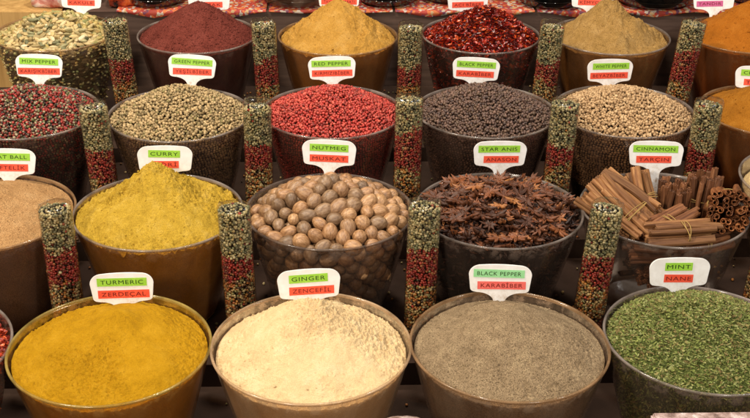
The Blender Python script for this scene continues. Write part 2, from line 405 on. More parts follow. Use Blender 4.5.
# dark glass jars and dishes on the ledge (only their lower parts are in the picture)
t = NT('dark_glass')
n_ = t.noise(18, 3)
c = t.ramp(n_, [(0.4, hx('0a0a0a')), (0.7, hx('231d18'))])
t.surf(t.add('ShaderNodeBsdfPrincipled', {'Base Color': c, 'Roughness': 0.08, 'Specular IOR Level': 0.8, 'Coat Weight': 0.5}).outputs[0]); M_dglass = t.m
t = NT('green_glass')
c = t.ramp(t.noise(18, 3), [(0.4, hx('0c1510')), (0.7, hx('223228'))])
t.surf(t.add('ShaderNodeBsdfPrincipled', {'Base Color': c, 'Roughness': 0.08, 'Specular IOR Level': 0.8, 'Coat Weight': 0.5}).outputs[0]); M_gglass = t.m
t = NT('plate_glass')
c = t.ramp(t.noise(25, 3), [(0.4, hx('4a3428')), (0.7, hx('9a8270'))])
gl = t.add('ShaderNodeBsdfPrincipled', {'Base Color': c, 'Roughness': 0.1, 'Specular IOR Level': 0.8})
tr = t.add('ShaderNodeBsdfTransparent', {'Color': (0.8, 0.72, 0.66, 1)})
t.surf(t.add('ShaderNodeMixShader', {0: 0.55, 1: tr.outputs[0], 2: gl.outputs[0]}).outputs[0]); M_pglass = t.m
M_lid = plain_mat('jar_lid', '6a5a3c', 0.35, 0.5)
def jar(x, y, r, h, mat, label, squat=1.0):
    root = empty('glass_jar', (x, y, 0.9285)); tag(root, label, 'jar', 'glass jars on the back shelf')
    pr = [(0.001, 0.0), (r * 0.80, 0.0), (r * 0.88, h * 0.03), (r * 0.95, h * 0.16), (r, h * 0.34), (r * 0.985, h * 0.6), (r * 0.85, h * 0.82), (r * 0.62, h * 0.93), (r * 0.60, h)]
    V, F = lathe(pr, 96); link('body', build_mesh('jar_body', [(V, F, 0, True)], [mat]), root)
    V, F = lathe([(0.001, h + 0.012), (r * 0.6, h + 0.012), (r * 0.66, h + 0.009), (r * 0.66, h - 0.006)], 64); link('lid', build_mesh('jar_lid', [(V, F, 0, True)], [M_lid]), root)
    for zz in (0.12, 0.45, 0.7):
        rr = float(np.interp(zz, [0.03, 0.16, 0.34, 0.6, 0.82], [r * .78, r * .95, r, r * .985, r * .85]))
        V, F = lathe([(rr + 0.0015, zz * h - 0.001), (rr + 0.003, zz * h), (rr + 0.0015, zz * h + 0.001)], 96)
        link('ridge', build_mesh('jar_ridge', [(V, F, 0, True)], [mat]), root)
jar(-0.335, 2.071, 0.058, 0.10, M_dglass, 'black glass jar standing behind the dark red sumac, left of its sign')
jar(-0.075, 2.081, 0.074, 0.10, M_pglass, 'wide clear brown glass jar behind the gap between sumac and yellow powder')
jar(0.090, 2.076, 0.058, 0.09, M_dglass, 'black glass jar behind the yellow orange mound, right of its sign')
jar(0.205, 2.091, 0.050, 0.10, M_gglass, 'dark green glass jar behind the left side of the chili flakes')
jar(0.300, 2.116, 0.042, 0.09, M_gglass, 'smaller dark green glass jar right of the chili sign')
jar(0.395, 2.071, 0.066, 0.10, M_dglass, 'black glass jar behind the gap between chili flakes and brown powder')
jar(0.590, 2.076, 0.078, 0.10, M_dglass, 'widest black glass jar left of the pale blue and pink sign')
jar(0.790, 2.086, 0.060, 0.10, M_dglass, 'black glass jar behind the orange mound at the right edge')

# pink and white sweet bag at the top left
t = NT('pink_bag')
co = t.add('ShaderNodeTexCoord').outputs['Object']
w = t.add('ShaderNodeTexNoise', {'Vector': co, 'Scale': 22.0, 'Detail': 5.0, 'Distortion': 2.0}).outputs['Fac']
c = t.ramp(w, [(0.35, hx('b84a4a')), (0.5, hx('e2a8a0')), (0.6, hx('efe0d8')), (0.7, hx('c87a6a'))])
t.surf(t.add('ShaderNodeBsdfPrincipled', {'Base Color': c, 'Roughness': 0.25, 'Specular IOR Level': 0.6}).outputs[0]); M_bag = t.m
def bag(x, y, sx, sy, sz, label, seed, mat):
    V, F = ICO3
    W = V.copy(); W = np.sign(W) * np.abs(W) ** 0.75
    W = W * (1 + 0.35 * fbm(V[:, 0] + V[:, 2], V[:, 1] + 0.7 * V[:, 2], 0.7, seed, 3))[:, None]
    W = W * [sx, sy, sz]; W[:, 2] = np.maximum(W[:, 2], -sz * 0.45); W[:, 2] -= W[:, 2].min()
    o = link('sweet_bag', build_mesh('sweet_bag', [(W, F, 0, True)], [mat]), None, (x, y, 0.923))
    return tag(o, label, 'bag')
bag(-0.500, 2.075, 0.060, 0.05, 0.05, 'crumpled pink and white plastic bag on the wooden panel, upper left corner', 31, M_bag)
t = NT('red_bag')
c = t.ramp(t.noise(28, 5), [(0.38, hx('1c1210')), (0.5, hx('a83a1c')), (0.6, hx('d86a30')), (0.75, hx('c9b8a8'))])
t.surf(t.add('ShaderNodeBsdfPrincipled', {'Base Color': c, 'Roughness': 0.25, 'Specular IOR Level': 0.6}).outputs[0])
bag(-0.392, 2.075, 0.030, 0.04, 0.035, 'small red and black packet right of the first sign in the back row', 32, t.m)

# ------------------------------------------------------------------ bowls and what fills them
X4 = [-0.480, -0.2382, 0.0, 0.2445, 0.4664, 0.700]
X3 = [-0.460, -0.2345, -0.0085, 0.2212, 0.4302, 0.655]
X2 = [-0.4507, -0.2337, -0.0118, 0.2101, 0.4271, 0.653]
X1 = [-0.474, -0.253, -0.031, 0.190, 0.411]

make_bowl('bowl', X1[0], 0, 'clear plastic bowl of red flakes cut off at the left edge', WALL['clear'], RIM['grey'])
make_bowl('bowl', X1[1], 0, 'clear plastic bowl filled with bright yellow turmeric in the front row', WALL['turmeric'], RIM['yellow'])
make_bowl('bowl', X1[2], 0, 'clear plastic bowl filled with pale cream ginger powder', WALL['ginger'], RIM['cream'])
make_bowl('bowl', X1[3], 0, 'clear plastic bowl filled with grey brown ground pepper', WALL['pepper'], RIM['warm'], )
make_bowl('bowl', X1[4], 0, 'clear plastic bowl filled with dried green mint', WALL['clear'], RIM['grey'], dy=0.009)
make_bowl('bowl', X2[0], 1, 'smoky bowl of light brown powder at the left edge', WALL['dark'], RIM['warm'])
make_bowl('bowl', X2[1], 1, 'smoky bowl filled with mustard yellow curry powder', WALL['curry'], RIM['grey'])
make_bowl('bowl', X2[2], 1, 'clear bowl heaped with whole nutmegs', WALL['clear'], RIM['dark'])
make_bowl('bowl', X2[3], 1, 'clear bowl heaped with star anise', WALL['clear'], RIM['grey'])
make_bowl('bowl', X2[4], 1, 'clear bowl holding bundles of cinnamon sticks', WALL['clear'], RIM['grey'])
make_bowl('bowl', X2[5], 1, 'pale bowl of cream powder cut off at the right edge beside the cinnamon', WALL['clear'], RIM['grey'], dy=0.045, dz=0.018)
make_bowl('bowl', X3[0], 2, 'smoky bowl filled with mixed red, black and white peppercorns', WALL['dark'], RIM['grey'])
make_bowl('bowl', X3[1], 2, 'smoky bowl filled with olive beige green peppercorns', WALL['dark'], RIM['grey'], dy=-0.010)
make_bowl('bowl', X3[2], 2, 'smoky bowl filled with bright red peppercorns', WALL['dark'], RIM['grey'])
make_bowl('bowl', X3[3], 2, 'smoky bowl filled with black peppercorns', WALL['dark'], RIM['grey'])
make_bowl('bowl', X3[4], 2, 'smoky bowl filled with beige white peppercorns', WALL['dark'], RIM['grey'])
make_bowl('bowl', X3[5], 2, 'brown bowl of orange brown powder at the right edge, below the orange mound', WALL['brown'], RIM['warm'])
make_bowl('bowl', X4[0], 3, 'clear bowl filled with beige and green cardamom pods', WALL['clear'], RIM['warm'], dy=0.010)
make_bowl('bowl', X4[1], 3, 'smoky bowl filled with dark red sumac', WALL['dark'], RIM['grey'])
make_bowl('bowl', X4[2], 3, 'brown bowl filled with yellow orange powder in the back row', WALL['brown'], RIM['warm'], dy=-0.008)
make_bowl('bowl', X4[3], 3, 'smoky bowl filled with glossy dark red chili flakes', WALL['dark'], RIM['grey'])
make_bowl('bowl', X4[4], 3, 'brown bowl filled with light brown powder in the back row', WALL['brown'], RIM['grey'], dy=-0.006)
make_bowl('bowl', X4[5], 3, 'brown bowl filled with deep orange powder at the upper right', WALL['brown'], RIM['warm'])

powder_heap('turmeric_powder', X1[1], 0, Heap(0, 0.038, 0.0090, 0.006, 0.030, 0.45, 0.006, 0.22, 0.008, 0.06, 3), M_turm, 'bright yellow turmeric powder, low mound in the front row', 350, 0.0032, 0.0042, crumb=0.0004, nr=300, na=680)
powder_heap('ginger_powder', X1[2], 0, Heap(0, 0.048, 0.0110, 0.006, 0.020, 0.62, 0.007, 0.3, 0.008, 0.05, 4), M_ging, 'pale cream ginger powder mound in the front row', 900, 0.0044, 0.0040, crumb=0.0005, nr=260, na=680)
powder_heap('ground_pepper', X1[3], 0, Heap(0, 0.037, 0.0105, 0.004, 0.015, 0.35, 0, 0.3, 0.005, 0.06, 5), M_bp, 'grey brown ground black pepper, smooth low mound in the front row', 3500, 0.0016, 0.003, crumb=0.0005, nr=260, na=680)
powder_heap('meatball_spice', X2[0], 1, Heap(1, 0.040, 0.0055, 0.0, 0.0, 0.7, 0, 0.3, 0.004, 0.06, 6), M_meat, 'light brown powder mound at the left edge beside the curry', 900, 0.0010, 0.005, crumb=0.0007)
powder_heap('curry_powder', X2[1], 1, Heap(1, 0.042, 0.0055, -0.004, 0.006, 0.50, 0.024, 0.44, 0.012, 0.045, 7), M_curry, 'steep mustard yellow curry powder mound with a blunt peak', 900, 0.0062, 0.0048, crumb=0.0007, nr=240, na=600)
powder_heap('cream_powder', X2[5], 1, Heap(1, 0.030, 0.020, 0.0, 0.0, 0.6, 0, 0.3, 0.004, 0.06, 8), M_cream, 'cream powder in the bowl cut off at the right edge', 200, 0.0015, dy=0.045, dz=0.018)
powder_heap('orange_brown_powder', X3[5], 2, Heap(2, 0.050, 0.0050, 0.0, 0.0, 0.8, 0, 0.3, 0.005, 0.06, 9), M_org2, 'orange brown powder mound at the right edge, behind the last pepper tube', 500, 0.0014, 0.006)
powder_heap('sumac_powder', X4[1], 3, Heap(3, 0.060, 0.0060, 0.005, 0.0, 0.75, 0.0, 0.3, 0.004, 0.05, 10), M_sum, 'coarse dark red sumac mound in the back row', 9000, 0.0014, 0.004, crumb=0.0008)
powder_heap('yellow_orange_powder', X4[2], 3, Heap(3, 0.062, 0.0060, 0.003, 0.0, 0.8, 0.006, 0.3, 0.008, 0.04, 12), M_yel, 'yellow orange powder mound with a sharp peak in the back row', 700, 0.0052, 0.0065, dy=-0.008, crumb=0.0007)
powder_heap('light_brown_powder', X4[4], 3, Heap(3, 0.048, 0.0060, -0.006, 0.006, 0.45, 0.014, 0.30, 0.014, 0.035, 13), M_tan, 'light brown powder mound with a knobbly top in the back row', 700, 0.0052, 0.0065, dy=-0.006, crumb=0.0007)
powder_heap('deep_orange_powder', X4[5], 3, Heap(3, 0.060, 0.0060, 0.008, 0.0, 0.7, 0.004, 0.3, 0.006, 0.05, 14), M_org, 'deep orange powder mound at the upper right corner', 500, 0.0015, 0.006)

S = 0.0042
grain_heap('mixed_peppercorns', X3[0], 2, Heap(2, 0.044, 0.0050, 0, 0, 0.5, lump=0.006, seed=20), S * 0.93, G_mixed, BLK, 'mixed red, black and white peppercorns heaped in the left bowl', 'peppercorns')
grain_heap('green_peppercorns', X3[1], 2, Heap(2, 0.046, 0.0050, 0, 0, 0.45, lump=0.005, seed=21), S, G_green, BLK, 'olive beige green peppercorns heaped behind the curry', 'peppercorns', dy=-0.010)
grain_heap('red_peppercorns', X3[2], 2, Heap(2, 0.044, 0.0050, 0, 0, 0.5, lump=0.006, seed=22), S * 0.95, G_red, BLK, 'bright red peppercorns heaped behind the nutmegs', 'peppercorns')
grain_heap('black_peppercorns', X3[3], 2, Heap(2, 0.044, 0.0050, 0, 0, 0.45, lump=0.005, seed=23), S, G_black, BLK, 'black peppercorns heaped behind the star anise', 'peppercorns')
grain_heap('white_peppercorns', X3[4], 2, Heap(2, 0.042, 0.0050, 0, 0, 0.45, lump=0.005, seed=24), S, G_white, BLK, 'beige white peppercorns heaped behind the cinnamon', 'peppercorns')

# flakes: little curled leaves, each six faces
def flake_base(curl=0.5, n=3):
    V = []; F = []
    for i in range(n + 1):
        u = i / n * 2 - 1; w = 1 - 0.55 * abs(u) ** 1.5
        for v in (-1, 0, 1): V.append((u, v * w, curl * (0.5 * v * v + 0.5 * u * u) - 0.2))
    for i in range(n):
        for j in range(2): F.append((i * 3 + j, i * 3 + j + 1, i * 3 + j + 4, i * 3 + j + 3))
    return np.array(V, float), np.array(F)
FL = flake_base()
def flake_heap(name, x, row, heap, s, size, mat, cmat, label, cat, dy=0, tilt=0.5, jit=0.12, layers=3, thick=False):
    r = ROWS[row]; P = np.concatenate(heap_sites(heap, s, layers, 0.45)); P[:, 2] += s * 0.3
    n = len(P); sz = np.abs(rng.normal(1, 0.28, (n, 1))) * np.array(size) * rng.uniform(0.7, 1.25, (n, 3))
    W = wall_sites(heap, s * 1.2, 0.1, 0.3); m = len(W)
    szw = np.abs(rng.normal(1, 0.25, (m, 1))) * np.array(size) * 1.15
    # leaves pressed flat on the wall: rotate so that local z points outward
    g = [(*scatter(FL, P, sz, rot_mats(n, False, tilt), jit), 0, False),
         (*scatter(FL, W, szw, rot_mats(m), jit), 0, False),
         (*core(heap, s * 0.75, s * 0.9, 40, 110), 1, True)]
    o = link(name, build_mesh(name, g, [mat, cmat]), None, (x, r['y'] + dy, r['z']))
    return tag(o, label, cat, None, 'stuff')
flake_heap('mint_leaves', X1[4], 0, Heap(0, 0.048, 0.0070, 0.0, 0.015, 0.3, lump=0.007, seed=26), 0.0025, (0.0018, 0.0010, 0.0009), G_mint, plain_mat('mint_dust', '4a5428', 0.9, 0.1, 0.5, 500, 0.8, 900), 'crushed dried green mint leaves heaped in the front row', 'herbs', dy=0.009, tilt=0.55, layers=3)
flake_heap('chili_flakes', X4[3], 3, Heap(3, 0.052, 0.0060, 0, 0, 0.6, lump=0.008, seed=27), 0.0040, (0.0030, 0.0019, 0.0013), G_flake, plain_mat('chili_dust', '3a0a06', 0.8, 0.2, 0.5, 400), 'glossy dark red chili flakes heaped in the back row', 'spice', tilt=0.8)
flake_heap('red_flakes', X1[0], 0, Heap(0, 0.030, 0.012, 0, 0, 0.5, lump=0.006, seed=28), 0.0040, (0.0028, 0.0018, 0.0012), G_flake2, plain_mat('flake_dust', '6a1c0c', 0.8, 0.2, 0.5, 400), 'orange red flakes in the bowl cut off at the left edge', 'spice', tilt=0.7)

# ------------------------------------------------------------------ cardamom pods, the nearest 300 on their own
def pod_mesh(i):
    V, F = ICO2; W = V.copy(); r = np.random.default_rng(50 + i)
    a = np.arctan2(W[:, 1], W[:, 2]); W[:, 1:] *= (1 - 0.5 * np.abs(W[:, :1]) ** 3) * (1 + 0.13 * np.cos(3 * a + r.random() * 6))[:, None]
    W[:, 1] += 0.12 * W[:, 0] ** 2
    return W * [0.0088, 0.0042, 0.0030], F
def pod_mat(i, a, b):
    t = NT('pod_skin'); co = t.add('ShaderNodeTexCoord').outputs['Object']
    mp = t.add('ShaderNodeMapping', {'Vector': co, 'Scale': (60, 900, 900)}).outputs[0]
    rn = t.add('ShaderNodeObjectInfo').outputs['Random']
    c0 = t.ramp(rn, [(0, hx(a)), (0.5, hx(b)), (1, hx('c8ad78'))])
    sh = t.ramp(t.noise(1, 3, 0.6, mp), [(0.35, (0.55, 0.52, 0.45, 1)), (0.65, (1.1, 1.1, 1.05, 1))])
    c = t.mix(0.7, c0, t.mix(1, c0, sh, 'MULTIPLY'))
    t.surf(t.add('ShaderNodeBsdfPrincipled', {'Base Color': c, 'Roughness': 0.6, 'Specular IOR Level': 0.25}).outputs[0]); return t.m
pod_mats = [pod_mat(0, '66654a', '96906a'), pod_mat(1, 'a88e60', 'c8b48a'), pod_mat(2, '8a7850', 'b09a6c'), pod_mat(3, 'ba9c6c', 'dccdac')]
pods = [build_mesh('pod', [(*pod_mesh(i), 0, True)], [pod_mats[i]]) for i in range(4)]
hp = Heap(3, 0.042, 0.0060, 0, 0, 0.45, lump=0.008, seed=29)
L = heap_sites(hp, 0.0083, 3, 0.42)
P = np.concatenate(L[:2]); P = P[np.argsort(P[:, 1] - P[:, 2] * 1.5)]
top, rest = P[:300], P[300:]
RM = rot_mats(len(top), False, 0.5)
for i, p in enumerate(top):
    o = link('cardamom_pod', pods[int(rng.choice(4, p=[.3, .3, .32, .08]))], None)
    s = float(rng.uniform(0.85, 1.15))
    o.matrix_world = Matrix.Translation((X4[0] + p[0], ROWS[3]['y'] + 0.010 + p[1], ROWS[3]['z'] + p[2])) @ Matrix(RM[i].tolist()).to_4x4() @ Matrix.Scale(s, 4)
    tag(o, 'dry beige or greenish cardamom pod in the heap at the upper left', 'cardamom pod', 'cardamom pods heaped in the upper left bowl')
W = wall_sites(hp, 0.0066, 0.12, 0.45); rest = np.concatenate([rest, L[2], W])
g = [(*scatter(pod_mesh(1), rest, 1.0, rot_mats(len(rest), False, 0.6)), 0, True), (*core(hp, 0.010, 0.013), 1, True)]
tag(link('cardamom_pods', build_mesh('cardamom_pods', g, [G_pod, BLK]), None, (X4[0], ROWS[3]['y'] + 0.010, ROWS[3]['z'])),
    'more cardamom pods lying under and behind the upper left heap', 'cardamom pods', None, 'stuff')

# ------------------------------------------------------------------ nutmegs: packed loosely inside the heap's envelope
t = NT('nutmeg_shell')
co = t.add('ShaderNodeTexCoord').outputs['Object']
wv = t.add('ShaderNodeMapping', {'Vector': co, 'Scale': (90, 90, 30)}).outputs[0]
nz = t.noise(4, 6, 0.7, wv); rn = t.add('ShaderNodeObjectInfo').outputs['Random']
a = t.ramp(nz, [(0.28, hx('62462f')), (0.48, hx('96724f')), (0.68, hx('bc9872'))])
tn = t.ramp(rn, [(0, (0.42, 0.42, 0.44, 1)), (0.3, (0.70, 0.71, 0.74, 1)), (0.5, (0.84, 0.76, 0.70, 1)), (0.8, (0.98, 0.88, 0.78, 1)), (1, (1.15, 1.12, 1.04, 1))])
c = t.mix(1.0, a, tn, 'MULTIPLY')
b = t.add('ShaderNodeBump', {'Strength': 0.55, 'Distance': 0.0009, 'Height': nz}).outputs[0]
t.surf(t.add('ShaderNodeBsdfPrincipled', {'Base Color': c, 'Roughness': 0.42, 'Specular IOR Level': 0.5, 'Normal': b}).outputs[0]); M_nut = t.m
def nut_mesh(i):
    r = np.random.default_rng(70 + i); V, F = ico(4)
    ln = r.uniform(1.10, 1.42); a = np.arctan2(V[:, 1], V[:, 0])
    W = V * (1 + 0.035 * fbm(a * 2.2 + V[:, 2], V[:, 2] * 2, 0.8, 90 + i, 3) + 0.02 * fbm(a * 5, V[:, 2] * 2, 0.6, 95 + i, 3))[:, None]
    W[:, :2] *= (1 - 0.13 * V[:, 2:3]) ; W[:, 2] *= ln
    W[:, 2] -= 0.05 * np.exp(-((V[:, 0] ** 2 + V[:, 1] ** 2) / 0.03)) * np.sign(V[:, 2])
    return build_mesh('nutmeg', [(W * 0.0096, F, 0, True)], [M_nut])
nuts = [nut_mesh(i) for i in range(5)]
hn = Heap(1, 0.047, 0.005, 0.0, 0.0, 0.4, lump=0.006, seed=33)
rn_ = np.random.default_rng(5); rad = 0.0101
def inside(P):
    r = np.hypot(P[:, 0], P[:, 1]) + 1e-9
    zt = hn.z(P[:, 0], P[:, 1]) - rad * 0.9; P[:, 2] = np.minimum(P[:, 2], zt); P[:, 2] = np.maximum(P[:, 2], -BH + 0.012)
    rl = wall_r(hn.R, np.maximum(-P[:, 2], 0)) - rad * 1.08
    k = np.minimum(1, rl / r); P[:, 0] *= k; P[:, 1] *= k
    return P
N = 610
P = np.stack([rn_.uniform(-.1, .1, N), rn_.uniform(-.1, .1, N), rn_.uniform(-.13, .04, N)], 1); P = inside(P)
for it in range(500):
    d = P[:, None] - P[None]; ds = np.linalg.norm(d, axis=2) + np.eye(N)
    ov = np.clip(2 * rad - ds, 0, None) * (1 - np.eye(N))
    P = P + 0.45 * (d / ds[..., None] * ov[..., None]).sum(1)
    if it < 380: P[:, 2] += 0.0003
    P = inside(P)
zt = hn.z(P[:, 0], P[:, 1]); rw = wall_r(hn.R, np.maximum(-P[:, 2], 0)) - np.hypot(P[:, 0], P[:, 1])
vis = ((zt - P[:, 2]) < rad * 4.2) | ((rw < rad * 1.9) & (P[:, 1] < 0.03) & (P[:, 2] > -0.10))
P = P[vis]; score = np.minimum(zt[vis] - P[:, 2], rw[vis] + 0.02); P = P[np.argsort(score)][:298]
for i, p in enumerate(P):
    o = link('nutmeg', nuts[i % 5], None, (X2[2] + p[0], ROWS[1]['y'] + p[1], ROWS[1]['z'] + p[2]))
    o.rotation_euler = (float(rn_.normal(1.57, 0.5)), float(rn_.normal(0, 0.5)), float(rn_.uniform(0, 6.28))); s = float(rn_.uniform(0.80, 1.10)); o.scale = (s, s, s)
    tag(o, 'whole brown nutmeg in the heap of nutmegs', 'nutmeg', 'whole nutmegs heaped in a clear bowl')

# ------------------------------------------------------------------ star anise
t = NT('anise_pod')
rn = t.add('ShaderNodeObjectInfo').outputs['Random']
co = t.add('ShaderNodeTexCoord').outputs['Object']
nz = t.noise(260, 4, 0.6)
a = t.ramp(rn, [(0, hx('3c2214')), (0.4, hx('60371f')), (0.75, hx('824c2a')), (1, hx('a87040'))])
sh = t.ramp(nz, [(0.3, (0.4, 0.36, 0.34, 1)), (0.7, (1.25, 1.2, 1.15, 1))])
c = t.mix(0.8, a, t.mix(1, a, sh, 'MULTIPLY'))
b = t.add('ShaderNodeBump', {'Strength': 0.5, 'Distance': 0.0006, 'Height': nz}).outputs[0]
t.surf(t.add('ShaderNodeBsdfPrincipled', {'Base Color': c, 'Roughness': 0.5, 'Specular IOR Level': 0.35, 'Normal': b}).outputs[0]); M_an = t.m
M_seed = plain_mat('anise_seed', '6b3210', 0.15, 0.7)
def carpel(ln, w, up):
    st = [(0.0015, 0.35, 0.5), (0.0045, 0.75, 1.0), (0.008, 1.0, 1.15), (0.0115, 0.7, 0.85), (0.0145, 0.28, 0.4), (0.017, 0.06, 0.12)]
    V = []
    for x, ww, hh in st:
        k = x / 0.017; zz = up * k * k; X = x / 0.017 * ln
        V += [(X, 0, zz - 0.0042 * hh), (X, w * ww, zz - 0.001 * hh), (X, w * ww * 0.8, zz + 0.0012 * hh), (X, 0, zz - 0.0018 * hh), (X, -w * ww * 0.8, zz + 0.0012 * hh), (X, -w * ww, zz - 0.001 * hh)]
    F = [(i * 6 + j, i * 6 + (j + 1) % 6, (i + 1) * 6 + (j + 1) % 6, (i + 1) * 6 + j) for i in range(5) for j in range(6)]
    return np.array(V), np.array(F)
def anise(i):
    r = np.random.default_rng(100 + i); g = []
    n = 8 if i % 3 else 7
    for k in range(n):
        a = 2 * np.pi * k / 8 + r.normal(0, 0.10); V, F = carpel(r.uniform(0.0120, 0.0165), r.uniform(0.0016, 0.0026), r.uniform(-0.001, 0.003))
        c, s = np.cos(a), np.sin(a); Rm = np.array([[c, -s, 0], [s, c, 0], [0, 0, 1]])
        g.append((V @ Rm.T, F, 0, True))
        if r.random() < 0.5:
            sx, sf = scatter(ICO1, np.array([[0.0085 * c, 0.0085 * s, 0.0004]]), np.array([[0.0022, 0.0013, 0.0011]]), Rm[None]); g.append((sx, sf, 1, True))
    g.append((ICO1[0] * [0.003, 0.003, 0.0026] + [0, 0, -0.0012], ICO1[1], 0, True))
    return build_mesh('star_anise', g, [M_an, M_seed])
G_bits = grain_mat('shaded_anise_splinters', ['2a1810', '40251a', '1c100b', '54321f', '341d13'], 0.5, 0.3)  # splinters coloured darker to paint the shade in gaps between the stars
stars = [anise(i) for i in range(6)]
ha = Heap(1, 0.036, 0.0055, 0.0, 0.004, 0.35, lump=0.006, seed=37)
LL = heap_sites(ha, 0.0158, 2, 0.40)
LL[0][:, 2] += 0.0075; LL[1][:, 2] += 0.0050
P = np.concatenate(LL); P = P[np.hypot(P[:, 0], P[:, 1]) < ha.Re - 0.009]; P = P[~((np.abs(P[:, 0] - 0.008) < 0.022) & (P[:, 1] > 0.050))]
Wl = wall_sites(ha, 0.020, 0.10, 0.30); Wl = Wl[(Wl[:, 1] < 0.0) & (Wl[:, 2] > -0.06)][:36]
nt, nw = len(P), len(Wl)
print('star anise', nt, nw, 'nutmegs done')
RM = rot_mats(nt, False, 0.46)
for i, p in enumerate(P):
    o = link('star_anise', stars[i % 6], None)
    o.matrix_world = Matrix.Translation((X2[3] + p[0], ROWS[1]['y'] + 0.002 + p[1], ROWS[1]['z'] + p[2])) @ Matrix(RM[i].tolist()).to_4x4() @ Matrix.Scale(float(rng.uniform(0.85, 1.15)), 4)
    tag(o, 'reddish brown star anise in the heap of stars', 'star anise', 'star anise heaped in a clear bowl')
for i, p in enumerate(Wl):
    n = Vector((p[0], p[1], -0.03)).normalized(); q = n.to_track_quat('Z', 'Y').to_matrix().to_4x4()
    n2 = Vector((p[0], p[1], 0)); p2 = Vector(p) - n2.normalized() * 0.004
    o = link('star_anise', stars[i % 6], None)
    o.matrix_world = Matrix.Translation((X2[3] + p2.x, ROWS[1]['y'] + 0.002 + p2.y, ROWS[1]['z'] + p2.z)) @ q @ Matrix.Rotation(float(rng.uniform(0, 6)), 4, 'Z') @ Matrix.Scale(0.8, 4)
    tag(o, 'reddish brown star anise in the heap of stars', 'star anise', 'star anise heaped in a clear bowl')
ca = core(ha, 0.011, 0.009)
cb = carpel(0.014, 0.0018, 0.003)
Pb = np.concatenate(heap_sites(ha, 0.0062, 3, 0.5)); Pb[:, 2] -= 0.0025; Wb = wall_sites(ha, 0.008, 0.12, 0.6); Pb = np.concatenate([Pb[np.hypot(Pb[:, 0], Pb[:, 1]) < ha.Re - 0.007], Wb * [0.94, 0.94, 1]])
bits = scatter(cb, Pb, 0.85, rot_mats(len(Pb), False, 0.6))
tag(link('broken_anise', build_mesh('broken_anise', [(*ca, 0, True), (*bits, 1, True)], [plain_mat('anise_gap_shade', '1a0e09', 0.8, 0.1, 0.7, 250, 1.0, 300), G_bits]), None, (X2[3], ROWS[1]['y'], ROWS[1]['z'])),  # near-black core colour paints the shade below the splinters
    'broken bits, coloured dark as shaded gaps, filling the bowl under the star anise', 'spice', None, 'stuff')

# ------------------------------------------------------------------ cinnamon bundles
def cin_mat(name, a, b, c_):
    t = NT(name); co = t.add('ShaderNodeTexCoord').outputs['Object']
    mp = t.add('ShaderNodeMapping', {'Vector': co, 'Scale': (260, 260, 14)}).outputs[0]
    nz = t.noise(1.4, 5, 0.65, mp)
    c = t.ramp(nz, [(0.3, hx(a)), (0.5, hx(b)), (0.72, hx(c_))])
    rn = t.add('ShaderNodeObjectInfo').outputs['Random']
    tn = t.ramp(rn, [(0, (0.48, 0.44, 0.42, 1)), (0.5, (0.9, 0.85, 0.8, 1)), (1, (1.3, 1.25, 1.2, 1))])
    c = t.mix(1, c, tn, 'MULTIPLY')
    b = t.add('ShaderNodeBump', {'Strength': 0.5, 'Distance': 0.0005, 'Height': nz}).outputs[0]
    t.surf(t.add('ShaderNodeBsdfPrincipled', {'Base Color': c, 'Roughness': 0.6, 'Specular IOR Level': 0.25, 'Normal': b}).outputs[0]); return t.m
M_c1 = cin_mat('cinnamon_light', '5e3c26', '8a5f3a', 'ae8456')
M_c2 = cin_mat('cinnamon_dark', '4a2c1b', '6e462c', '926644')
M_c3 = cin_mat('cinnamon_end', '5a3118', '885430', 'a87448')
def stick_mesh(ln, r, mat, seed):
    q = np.random.default_rng(seed); pts = []
    # double scroll cross-section
    th = 0.0006; n = 30
    for k in range(n + 1):
        u = k / n; a = -2.2 * np.pi * (1 - u) if u < 0.5 else 0
        s = abs(2 * u - 1); ang = (1 - s) * 1.0 * np.pi * 1.05 + s * 0
        # two spirals joined at the bottom
        turn = 2.5 * np.pi * s; rr = r * 0.62 * (1 - 0.55 * s)
        cx = (-1 if u < 0.5 else 1) * r * 0.42
        phi = -np.pi / 2 - (1 if u < 0.5 else -1) * turn
        pts.append((cx + rr * np.cos(phi), rr * np.sin(phi)))
    pts = np.array(pts); tg = np.gradient(pts, axis=0); nm = np.stack([-tg[:, 1], tg[:, 0]], 1); nm /= np.linalg.norm(nm, axis=1)[:, None] + 1e-9
    loop = np.concatenate([pts + nm * th, (pts - nm * th)[::-1]]); m = len(loop); ns = 8
    V = []; bend = q.normal(0, 0.0022, 2)
    for i in range(ns):
        z = (i / (ns - 1) - 0.5) * ln; k = 1 - (2 * z / ln) ** 2; sc = 1 + q.normal(0, 0.025)
        zz = z + (q.normal(0, 0.0008, m) if i in (0, ns - 1) else 0)
        V.append(np.stack([loop[:, 0] * sc + bend[0] * k, loop[:, 1] * sc + bend[1] * k, zz + 0 * loop[:, 0]], 1))
    F = [(i * m + j, i * m + (j + 1) % m, (i + 1) * m + (j + 1) % m, (i + 1) * m + j) for i in range(ns - 1) for j in range(m)]
    h = m // 2
    for base in (0, (ns - 1) * m):
        F += [(base + j, base + j + 1, base + m - 2 - j, base + m - 1 - j) for j in range(h - 1)]
    return build_mesh('cinnamon_stick', [(np.concatenate(V), F, 0, False)], [mat])
M_str = plain_mat('raffia', '9a7c48', 0.7, 0.2)
stick_lib = {}
def sticks(mat, ln, r):
    k = (mat.name, ln, r)
    if k not in stick_lib: stick_lib[k] = [stick_mesh(ln, r, mat, 200 + i + len(stick_lib) * 5) for i in range(4)]
    return stick_lib[k]
